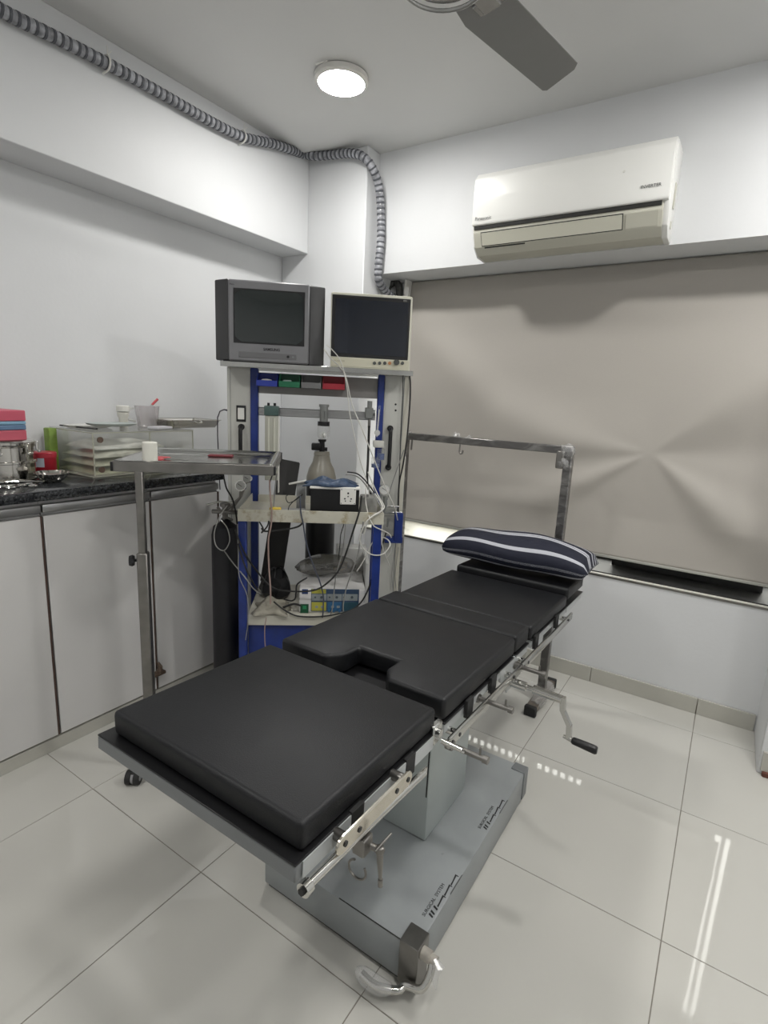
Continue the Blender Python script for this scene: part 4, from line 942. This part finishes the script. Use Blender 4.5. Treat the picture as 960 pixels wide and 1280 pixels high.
tag(link('carton', MB(RACK).box((.232+.0, .10, ZL+.0005), (.249, .30, .70), .003, 1).box((.10, .012, ZL+.0005), (.249, .095, .715), .004, 1), mat('carton_white', (.66, .66, .64), .5)), 'tall white carton behind the electrosurgical unit on the lower shelf', 'carton')
# plastic bag with cables on top of the unit
b = MB()
random.seed(4)
prof_ = [(370, 716, .008), (376, 714, .028), (388, 713, .042), (402, 712, .048), (416, 711, .044), (428, 712, .042), (438, 713, .028), (443, 716, .010)]
b.tube([rp(x_, y_, .20)+Vector((0, 0, 0)) for x_, y_, _ in prof_], [r_ for *_, r_ in prof_], 12, smooth_pts=0)
bag = thing('cable_bag', 'smoky plastic bag of coiled cables on top of the electrosurgical unit', 'bag', tuple(rp(405, 728, .2)), RA)
for v in b.bm.verts: v.co += Vector((random.uniform(-1, 1), random.uniform(-1, 1), random.uniform(-1, 1)))*.005
bgz = .6085-min(v.co.z for v in b.bm.verts)
for v in b.bm.verts: v.co.z += bgz
link('bag', b, BAGP, bag, sharp=15)
for s_ in range(4):
    random.seed(30+s_); c0 = rp(392+s_*11, 713, .20)+Vector((0, 0, bgz)); pts = []
    for k in range(26):
        a = k*.55; pts.append(c0+RU*(.030*math.cos(a))+RV*(.020*math.sin(a))+Vector((0, 0, .018*math.sin(a*.8+s_))))
    link('coiled_cable', MB().tube(pts, .0035, 6, smooth_pts=2), [BLACKR, BLACKR, CABG, mat('brown_cable', (.20, .14, .06), .5)][s_], bag)
# black bag and pale cloth
hb = MB(); hb.lathe([(0, 0), (.055, .0), (.068, .03), (.066, .07), (.050, .105), (.02, .135), (0, .14)], tuple(R(-.185, .16, ZL+.001)), 18, None, 1.2, .9)
random.seed(9)
for v in hb.bm.verts:
    if v.co.z > ZL+.01: v.co += Vector((random.uniform(-1, 1), random.uniform(-1, 1), random.uniform(-1, 1)))*.015
tag(link('foot_switch_bag', hb, mat('black_bag', (.014, .014, .016), .35, bump=.5, bscale=30), sharp=25), 'black bundled plastic bag at the left of the lower shelf', 'bag')
hp = heap(322, 363, 757, 780, .25, .415, 12, 18, 4); o = link('crumpled_cloth', hp, mat('dirty_cloth', (.36, .34, .28), .7, noise=.3, nscale=18, bump=.5, bscale=50)); so = o.modifiers.new('t', 'SOLIDIFY'); so.thickness = .003
o.data.transform(Matrix.Translation((0, 0, ZL+.004-min(v.co.z for v in o.data.vertices)))); tag(o, 'crumpled grubby cloth in front of the black bag on the lower shelf', 'cloth')

# ------------------------------------------------------------------ hanging cables and tubes
def cable(label, pts, r, m, nm='cable', k=6):
    o = link(nm, MB().tube([rp(*p_) for p_ in pts], r, 6, smooth_pts=k), m); tag(o, label, 'cable' if nm == 'cable' else 'tube'); return o
cable('white lead running from between television and monitor down to the right of the middle shelf', [(405, 436, .13), (412, 446, .14), (424, 458, .15), (432, 470, .15), (440, 505, .15), (452, 535, .16), (466, 570, .17), (480, 605, .17), (493, 634, .16), (497, 650, .10)], .0028, CABW)
cable('white lead swinging beside the first one, ending at the cuff', [(408, 431, .13), (416, 438, .15), (426, 452, .16), (433, 480, .15), (437, 515, .15), (442, 540, .16), (450, 575, .17), (458, 600, .2), (462, 622, .28)], .0022, CABW)
cable('black mains cable hanging down the right edge of the trolley', [(511, 463, .0), (513, 480, .01), (512, 510, .02), (509, 545, .03), (504, 580, .03), (499, 605, .03), (498, 640, .03)], .0038, BLACKR)
cable('thin black wire down the right side panel', [(504, 466, .01), (503, 500, .012), (501, 540, .014), (499, 600, .014), (497, 640, .014)], .002, BLACKR)
cable('grey lead crossing the right handle of the trolley', [(505, 562, .02), (497, 585, .03), (490, 605, .04), (484, 625, .05)], .0025, CABG)
cable('black cable looping from the unit up to the middle shelf', [(452, 620, .43), (449, 640, .435), (441, 665, .43), (433, 690, .42), (424, 712, .41), (410, 728, .42), (392, 738, .42), (362, 739, .40), (340, 734, .36), (322, 715, .36), (305, 690, .43), (294, 662, .44)], .004, BLACKR)
cable('black cable sagging under the middle shelf front', [(327, 660, .43), (331, 664, .43), (345, 663, .42), (362, 661, .42), (373, 658, .42), (378, 654, .43)], .0038, BLACKR)
cable('black knotted lead hanging below the left of the middle shelf', [(324, 652, .43), (329, 661, .435), (327, 666, .43), (334, 658, .43), (336, 651, .43)], .003, BLACKR)
cable('pinkish tube hanging straight down from the shelf front', [(337, 600, .40), (338, 622, .425), (339.5, 637, .435), (339, 655, .43), (335.5, 675, .43), (336, 705, .42), (338, 735, .42), (338, 755, .42)], .0035, CABP, 'tube')
cable('thin pink tube below the lower shelf', [(333, 772, .43), (331, 785, .425), (331, 800, .425), (332, 812, .42)], .0022, CABP, 'tube')
cable('blue-grey lead dropping in front of the electrosurgical unit', [(375, 620, .42), (376, 640, .43), (379, 655, .43), (383, 680, .42), (391, 705, .41), (400, 728, .40), (404, 745, .40), (404, 762, .40), (403, 772, .40)], .003, mat('blue_grey_cable', (.06, .07, .10), .5))
cable('grey lead falling across the middle of the unit panel', [(432, 655, .42), (428, 690, .42), (421, 715, .41), (418, 735, .40), (416, 758, .40), (413, 770, .40)], .0025, CABG)
cable('grey lead falling across the right of the unit panel', [(452, 660, .42), (448, 690, .42), (441, 712, .41), (433, 735, .40), (429, 757, .40), (430, 768, .40)], .0028, CABG)
cable('long white loop hanging below the right of the middle shelf', [(460, 590, .2), (466, 605, .25), (474, 622, .33), (480, 635, .40), (466, 645, .43), (456, 655, .44), (450, 672, .44), (453, 684, .44), (464, 693, .43), (478, 693, .42), (487, 683, .40), (486, 676, .38), (478, 672, .38), (466, 678, .40), (460, 690, .41), (452, 705, .41), (446, 714, .40)], .0028, CABW)
cable('white lead curving over the front of the right rack post', [(458, 605, .25), (457, 625, .32), (461, 645, .42), (467, 657, .44), (476, 662, .43), (486, 667, .40), (489, 672, .38)], .0026, CABW)
cable('white lead looped from the shelf end down to the right post', [(478, 655, .42), (477, 675, .42), (480, 690, .41), (484, 700, .38), (487, 707, .34)], .0022, CABW)
cable('white lead at the end of the middle shelf', [(464, 606, .3), (468, 616, .34), (474, 625, .38), (478, 634, .42), (474, 641, .43), (462, 648, .43), (457, 660, .43), (455, 668, .43)], .0032, CABW)
link('lead_plug', MB().tube([rp(454, 652, .43), rp(454.5, 660, .43), rp(453, 667, .43)], [.003, .007, .003], 8), CABG); tag(bpy.data.objects['lead_plug'], 'grey inline connector on the white loop under the shelf', 'plug')
cable('black cable running diagonally to the lower right of the unit', [(483, 665, .35), (475, 690, .38), (467, 715, .40), (461, 735, .40), (452, 752, .40), (440, 762, .40), (420, 768, .41), (395, 771, .41), (372, 770, .41), (356, 763, .41), (342, 752, .40)], .0038, BLACKR)
cable('black cable beside the bag on the lower shelf', [(384, 722, .38), (372, 730, .38), (370, 740, .38), (369, 748, .38), (364, 751, .38), (355, 749, .36)], .0036, BLACKR)
cable('thick black plug lead beside the green switch', [(352, 760, .37), (360, 757, .38), (368, 755, .385), (376, 757, .385)], .005, BLACKR)
cable('thin black wire from the shelf to the bag of cables', [(430, 655, .40), (426, 668, .40), (425, 680, .40), (423, 700, .35)], .002, BLACKR)
cable('curly black wire on the middle shelf', [(368, 616, .30), (358, 620, .32), (360, 628, .34), (368, 626, .34), (378, 618, .33), (372, 622, .36), (362, 632, .38), (360, 640, .40)], .002, BLACKR)
cable('grey wires fanning out of the cuff over the right end of the power box', [(432, 593, .36), (443, 594, .36), (452, 600, .36), (460, 610, .36), (468, 620, .38), (476, 634, .41)], .003, CABG)
cable('black wires fanning out of the cuff towards the right post', [(434, 590, .34), (446, 592, .34), (456, 600, .34), (466, 613, .34), (476, 628, .36)], .003, BLACKR)
cable('clear coil of tubing beside the slim black cylinder', [(284, 632, .30), (275, 645, .32), (268, 665, .33), (270, 682, .33), (280, 688, .33), (287, 676, .33), (284, 660, .33), (276, 650, .33)], .0025, CLOUDY, 'tube')
cable('clear tube trailing from the coil down across the trolley frame', [(280, 688, .33), (290, 702, .38), (305, 720, .43), (316, 735, .43), (325, 742, .40)], .0026, CABG, 'tube')
cable('black cable behind the tray stand falling beside the slim cylinder', [(279, 592, .2), (283, 610, .24), (291, 625, .27), (296, 650, .30), (298, 680, .43), (308, 712, .43), (322, 738, .38)], .0034, BLACKR)
cable('grey tube down the front of the left blue post', [(297, 655, .43), (298, 690, .43), (299, 720, .43), (309, 745, .43), (310, 775, .43), (307, 800, .43)], .002, CABG, 'tube')
cable('black rubber tube hanging below the right corner of the steel tray', [(341, 592, .28), (337, 606, .28), (338, 622, .32), (340, 636, .40)], .0026, BLACKR, 'tube')
cable('grey rod-like tube beneath the steel tray corner', [(346, 592, .2), (344, 610, .2), (342, 634, .34)], .003, CABG, 'tube')
for px_, lab in ((490, 'inner of two thin wires running down below the blue bracket'), (494, 'outer of two thin wires running down below the blue bracket')):
    cable(lab, [(px_+4, 684, .03), (px_+2, 700, .02), (px_, 720, .02), (px_+1.5, 740, .02)], .0018, CABG)
cable('twisted white wire under the blue bracket', [(482, 684, .06), (482, 697, .06), (488, 691, .06), (489, 684, .06)], .0018, CABW)
# wall lead
o = link('wall_lead', MB().tube([rp(285, 513, -.03), rp(280, 512, -.04), rp(275, 514, -.06), rp(272, 522, -.08), rp(272, 545, -.10), rp(273.5, 580, -.12), rp(275, 612, -.14)], [.005]+[.0028]*6, 8), mat('purple_black_cable', (.03, .02, .04), .4)); tag(o, 'dark lead curving out of the left side of the trolley down past the counter end', 'cable')

# ================================================================== THINGS ON THE COUNTER
ZC = 1.0505
def cpos(px, py): return onz(px, py, ZC)
MIR = mat('mirror_steel', (.62, .60, .56), .12, 1, noise=.06, nscale=20)
# two-tier steel drum
c = Vector((-2.43, .955, 0))
dr = thing('steel_drum', 'two-tier stainless steel sterilising drum at the left end of the counter', 'drum', (c.x, c.y, ZC))
link('lower_drum', MB().lathe([(0, ZC), (.112, ZC), (.116, ZC+.004), (.116, ZC+.068), (.121, ZC+.070), (.121, ZC+.077), (.116, ZC+.079), (0, ZC+.079)], tuple(c), 40), MIR, dr)
link('upper_drum', MB().lathe([(0, ZC+.079), (.113, ZC+.079), (.113, ZC+.132), (0, ZC+.132)], tuple(c), 40), MIR, dr)
link('lid', MB().lathe([(.118, ZC+.132), (.119, ZC+.136), (.119, ZC+.152), (.112, ZC+.158), (0, ZC+.158)], tuple(c), 40), MIR, dr)
for a in (-25, 25, 75, 130):
    a = math.radians(a); p = c+Vector((math.cos(a), math.sin(a), 0))*.118
    link('latch', MB(Matrix.Translation(p) @ Matrix.Rotation(a, 4, 'Z')).box((0, -.010, ZC+.112), (.011, .010, ZC+.150), .002, 1).box((.006, -.013, ZC+.105), (.018, .013, ZC+.115), .002, 1), CHROME, dr)
# stack of coloured boxes on it
zz = ZC+.159
for k, (h, cc, lab, cn) in enumerate(((.040, (.50, .10, .14), 'bottom pink box of the stack on the steel drum', 'pink_box_low'), (.020, (.12, .20, .32), 'thin slate blue box in the middle of the stack on the steel drum', 'slate_box'), (.014, (.22, .38, .52), 'thin light blue box above the slate one on the steel drum', 'sky_box'), (.042, (.55, .10, .15), 'topmost pink box of the stack on the steel drum', 'pink_box'))):
    o = link('box', MB(Matrix.Translation((c.x+.005, c.y-.03, zz)) @ Matrix.Rotation(math.radians(6+k), 4, 'Z')).box((-.085, -.10, .0), (.085, .088, h-.0008), .003, 1), mat(cn, cc, .45))
    tag(o, lab, 'box', 'coloured boxes stacked on the drum'); zz += h
# red tub
c = Vector((-2.47, 1.135, 0))
rt_ = thing('red_tub', 'small red screw-top tub with a pale label beside the steel drum', 'tub', (c.x, c.y, ZC))
RT = mat('tub_red', (.36, .012, .025), .3)
link('body', MB().lathe([(0, ZC), (.040, ZC), (.043, ZC+.004), (.043, ZC+.078), (0, ZC+.078)], tuple(c), 32), RT, rt_)
link('lid', MB().lathe([(.0455, ZC+.074), (.0455, ZC+.092), (.042, ZC+.096), (0, ZC+.096)], tuple(c), 32), mat('tub_lid_red', (.46, .03, .05), .35), rt_)
lb = MB(); lb.grid(lambda a, b_: Vector((c.x+.0436*math.cos(-1.25+a*.75), c.y+.0436*math.sin(-1.25+a*.75), ZC+.034+b_*.038)), 8, 1); link('label', lb, mat('label_pale', (.50, .55, .62), .5), rt_)
# steel bowl
c = cpos(69, 603); c.z = 0; c.x -= .02
tag(link('steel_bowl', MB().lathe([(0, ZC), (.030, ZC), (.050, ZC+.018), (.060, ZC+.036), (.066, ZC+.037), (.066, ZC+.039), (.059, ZC+.039), (.048, ZC+.020), (.029, ZC+.004), (0, ZC+.003)], tuple(c), 36), MIR), 'shallow shiny steel bowl in front of the red tub', 'bowl')
# towel clips and forceps, front left of the counter
def clipper(px, py, ang, L, lab, nm='forceps', cat='forceps'):
    p = cpos(px, py); d = Vector((math.cos(ang), math.sin(ang), 0)); n = Vector((-d.y, d.x, 0)); z = Vector((0, 0, .006))
    b = MB().tube([p+z+n*.012, p+z+d*L*.5, p+z-n*.003+d*L], [.005, .0045, .0022], 8).tube([p+z-n*.012, p+z+d*L*.5, p+z+n*.003+d*L], [.005, .0045, .0022], 8)
    for s_ in (1, -1): b.tube([tuple(p+z+n*s_*.020-d*.012+d*.014*math.cos(a)+n*.012*math.sin(a)) for a in [2*PI*k/14 for k in range(15)]], .0033, 6, False)
    tag(link(nm, b, CHROME), lab, cat, 'steel instruments on the counter front')
clipper(6, 604, 1.1, .10, 'leftmost steel forceps on the granite in front of the drum')
clipper(22, 603, .7, .10, 'middle steel forceps on the granite in front of the drum')
clipper(12, 610, 1.9, .08, 'short steel forceps lying nearest the counter edge at the picture border')
clipper(30, 600, 1.5, .09, 'steel forceps with its rings right beside the tiny cup')
clipper(37, 608, 2.2, .07, 'rightmost steel forceps on the granite, nearest the bowl')
p = cpos(26, 597); tag(link('steel_cup', MB().lathe([(0, ZC), (.018, ZC), (.022, ZC+.03), (.020, ZC+.03), (.016, ZC+.003), (0, ZC+.003)], (p.x, p.y, 0), 24), MIR), 'tiny steel cup standing right in front of the drum', 'cup')

# acrylic box with contents
bx0, bx1, by0, by1, bz1 = -2.615, -2.265, 1.235, 1.735, ZC+.188
abx = thing('acrylic_box', 'clear acrylic box full of packed tubing in the middle of the counter', 'acrylic box', ((bx0+bx1)/2, (by0+by1)/2, ZC))
th = .004
link('base_sheet', MB().box((bx0-.005, by0-.02, ZC), (bx1+.02, by1+.015, ZC+.006), .001, 1), clear('acrylic_base', (.62, .62, .52), .15, .08, .5), abx)
link('side_sheet', MB().box((bx1-th, by0, ZC+.006), (bx1, by1, bz1)), CLEAR, abx)
link('side_sheet', MB().box((bx0, by0, ZC+.006), (bx0+th, by1, bz1)), CLEAR, abx)
link('end_sheet', MB().box((bx0, by0, ZC+.006), (bx1, by0+th, bz1)), CLEAR, abx)
link('end_sheet', MB().box((bx0, by1-th, ZC+.006), (bx1, by1, bz1)), CLEAR, abx)
link('lid', MB().box((bx0-.004, by0-.004, bz1), (bx1+.004, by1+.004, bz1+.005), .001, 1), CLEAR, abx)
EDG = mat('acrylic_edge', (.42, .42, .34), .3)
for (a, b_) in (((bx1, by0), (bx1, by0)), ((bx0, by0), (bx0, by0)), ((bx1, by1), (bx1, by1)), ((bx1, 1.50), (bx1, 1.50))):
    link('edge_strip', MB().box((a[0]-.002, a[1]-.002, ZC+.006), (a[0]+.002, a[1]+.002, bz1)), EDG, abx)
link('edge_strip', MB().box((bx1-.003, by0, bz1-.003), (bx1+.003, by1, bz1+.001)), EDG, abx); link('edge_strip', MB().box((bx0, by0-.003, bz1-.003), (bx1, by0+.003, bz1+.001)), EDG, abx)
for y_, z_ in ((by0+.03, bz1-.03), (by0+.03, ZC+.03)): link('knob', MB().cyl((bx1, y_, z_), (bx1+.006, y_, z_), .013, 14), mat('hinge_brown', (.12, .08, .06), .4), abx)
def pack(x0_, x1_, y0_, y1_, z0_, h, seed):
    random.seed(seed); ph = [random.uniform(0, 6) for _ in range(4)]
    def f(a, b_):
        e = (math.sin(PI*a)**.35)*(math.sin(PI*b_)**.35)
        return Vector((x0_+(x1_-x0_)*a, y0_+(y1_-y0_)*b_, z0_+h*e*(.66+.20*math.sin(7*b_+ph[0]+2*a)+.14*math.sin(8*a+ph[1]+3*b_))))
    b = MB(); b.grid(f, 14, 20); return b
for k, (lab, cc) in enumerate((('bottom packet of tubing inside the acrylic box', (.50, .50, .34)), ('second packet of tubing inside the acrylic box', (.56, .56, .42)), ('third packet of tubing inside the acrylic box', (.60, .60, .50)), ('top packet of tubing inside the acrylic box', (.66, .66, .60)))):
    z_ = ZC+.007+k*.034
    o = link('tubing_packet', pack(bx0+.02, bx1-.02-.012*k, by0+.015+.01*k, by1-.03-.03*k, z_, .050, k+40), mat('packet_%d' % k, cc, .35, noise=.25, nscale=25, bump=.6, bscale=28)); so = o.modifiers.new('t', 'SOLIDIFY'); so.thickness = .002
    tag(o, lab, 'packet', 'tubing packets in the acrylic box')
ZT = bz1+.0055
def tpos(px, py): return onz(px, py, ZT)
def lidtray(cx, cy, z0_, rx, ry, lab, m, seed):
    tag(link('plastic_plate', MB().lathe([(0, z0_), (.7, z0_), (.9, z0_+.006), (1, z0_+.012), (1.02, z0_+.012), (.9, z0_+.004), (.7, z0_-.0005+.001), (0, z0_+.0012)], (cx, cy, 0), 40, None, rx, ry) if False else MB().lathe([(0, 0), (.08, 0), (.098, .008), (.104, .012), (.106, .012), (.1, .005), (.082, -.0), (0, .0012)], (cx, cy, z0_), 40, None, rx/.1, ry/.1), m), lab, 'plate', 'plates on the acrylic box')
lidtray(-2.50, 1.345, ZT+.0005, .085, .10, 'lower cloudy plastic plate lying at the left end of the acrylic box', CLOUDY, 1)
lidtray(-2.40, 1.40, ZT+.014, .085, .105, 'upper grey-green plastic plate resting on the lower one', mat('plate_grey', (.42, .46, .45), .35), 2)
# white bottle
p = Vector((-2.47, 1.50, 0))
wbt = thing('white_bottle', 'ribbed white plastic bottle standing on the acrylic box', 'bottle', (p.x, p.y, ZT))
link('body', MB().lathe([(0, ZT), (.018, ZT), (.020, ZT+.006), (.020, ZT+.045), (.026, ZT+.055), (.027, ZT+.072), (0, ZT+.074)], (p.x, p.y, 0), 28), mat('bottle_cream', (.64, .62, .56), .4), wbt)
link('cap', MB().lathe([(.024, ZT+.074), (.030, ZT+.077), (.030, ZT+.100), (.026, ZT+.104), (0, ZT+.104)], (p.x, p.y, 0), 20), mat('cap_white', (.70, .69, .64), .4), wbt)
# translucent jug with straw
p = Vector((-2.49, 1.64, 0))
jg = thing('plastic_jug', 'cloudy translucent plastic jug on the acrylic box between bottle and steel tray', 'jug', (p.x, p.y, ZT))
link('body', MB().lathe([(0, ZT), (.044, ZT), (.047, ZT+.004), (.058, ZT+.100), (.060, ZT+.103), (.056, ZT+.101), (.045, ZT+.006), (0, ZT+.003)], (p.x, p.y, 0), 32), clear('jug_plastic', (.72, .68, .70), .2, .15, .35), jg)
link('handle', MB().tube([(p.x-.03, p.y-.052, ZT+.09), (p.x-.05, p.y-.085, ZT+.08), (p.x-.045, p.y-.085, ZT+.04), (p.x-.03, p.y-.045, ZT+.025)], .005, 8, smooth_pts=4), CLOUDY, jg)
st = thing('syringe', 'slanting clear rod with a red tip leaning out of the plastic jug', 'rod', (p.x, p.y, ZT+.01))
q0 = Vector((p.x+.0, p.y-.03, ZT+.008)); q1 = Vector((p.x+.02, p.y+.10, ZT+.145))
q1 = onx(190, 506, p.x+.01); q2 = onx(197, 499, p.x+.01)
link('shaft', MB().tube([q0, q1], .0045, 8), CLOUDY, st); link('tip', MB().tube([q1, q2], [.006, .0065], 8), RED, st)
# white packets and lid pieces
o = link('white_sleeve', MB(Matrix.Translation((-2.33, 1.60, ZT+.001)) @ Matrix.Rotation(.3, 4, 'Z')).box((-.03, -.055, 0), (.03, .055, .012), .004, 2), mat('sleeve_white', (.66, .65, .68), .45)); tag(o, 'small flat white packet on the acrylic box in front of the jug', 'packet')
# steel instrument tray at right end of box
kt = thing('steel_dish', 'rectangular stainless steel dish at the right end on top of the acrylic box', 'dish', (-2.44, 1.78, ZT))
b = MB()
def kd(a, c_):
    x_ = -2.555+a*.22; y_ = 1.665+c_*.31; d = min(a*.22, (1-a)*.22, c_*.31, (1-c_)*.31); t = max(0, min(1, (d-.006)/.016))
    return Vector((x_, y_, ZT+.0415-.040*t))
b.grid(kd, 28, 36); o = link('dish', b, MIR, kt, sharp=180); so = o.modifiers.new('t', 'SOLIDIFY'); so.thickness = .0015
link('handle', MB().tube([(-2.335, 1.80, ZT+.036), (-2.318, 1.805, ZT+.030), (-2.318, 1.835, ZT+.030), (-2.335, 1.84, ZT+.036)], .004, 8), CHROME, kt)
# green item at the box's left rear corner
p = onx(76, 549, -2.55)
tag(link('green_sponge', MB().box((p.x-.04, 1.192, ZT-.193), (p.x+.01, 1.228, ZT-.004), .006, 2), mat('lime_green', (.20, .32, .05), .5, noise=.3, nscale=30)), 'upright lime green packet behind the left end of the acrylic box', 'packet')
o = link('black_pen', MB().tube([(-2.58, 1.262, ZT+.006), (-2.30, 1.275, ZT+.008)], .0035, 8), BLACK); tag(o, 'thin black stick lying along the left edge of the acrylic box', 'stick')
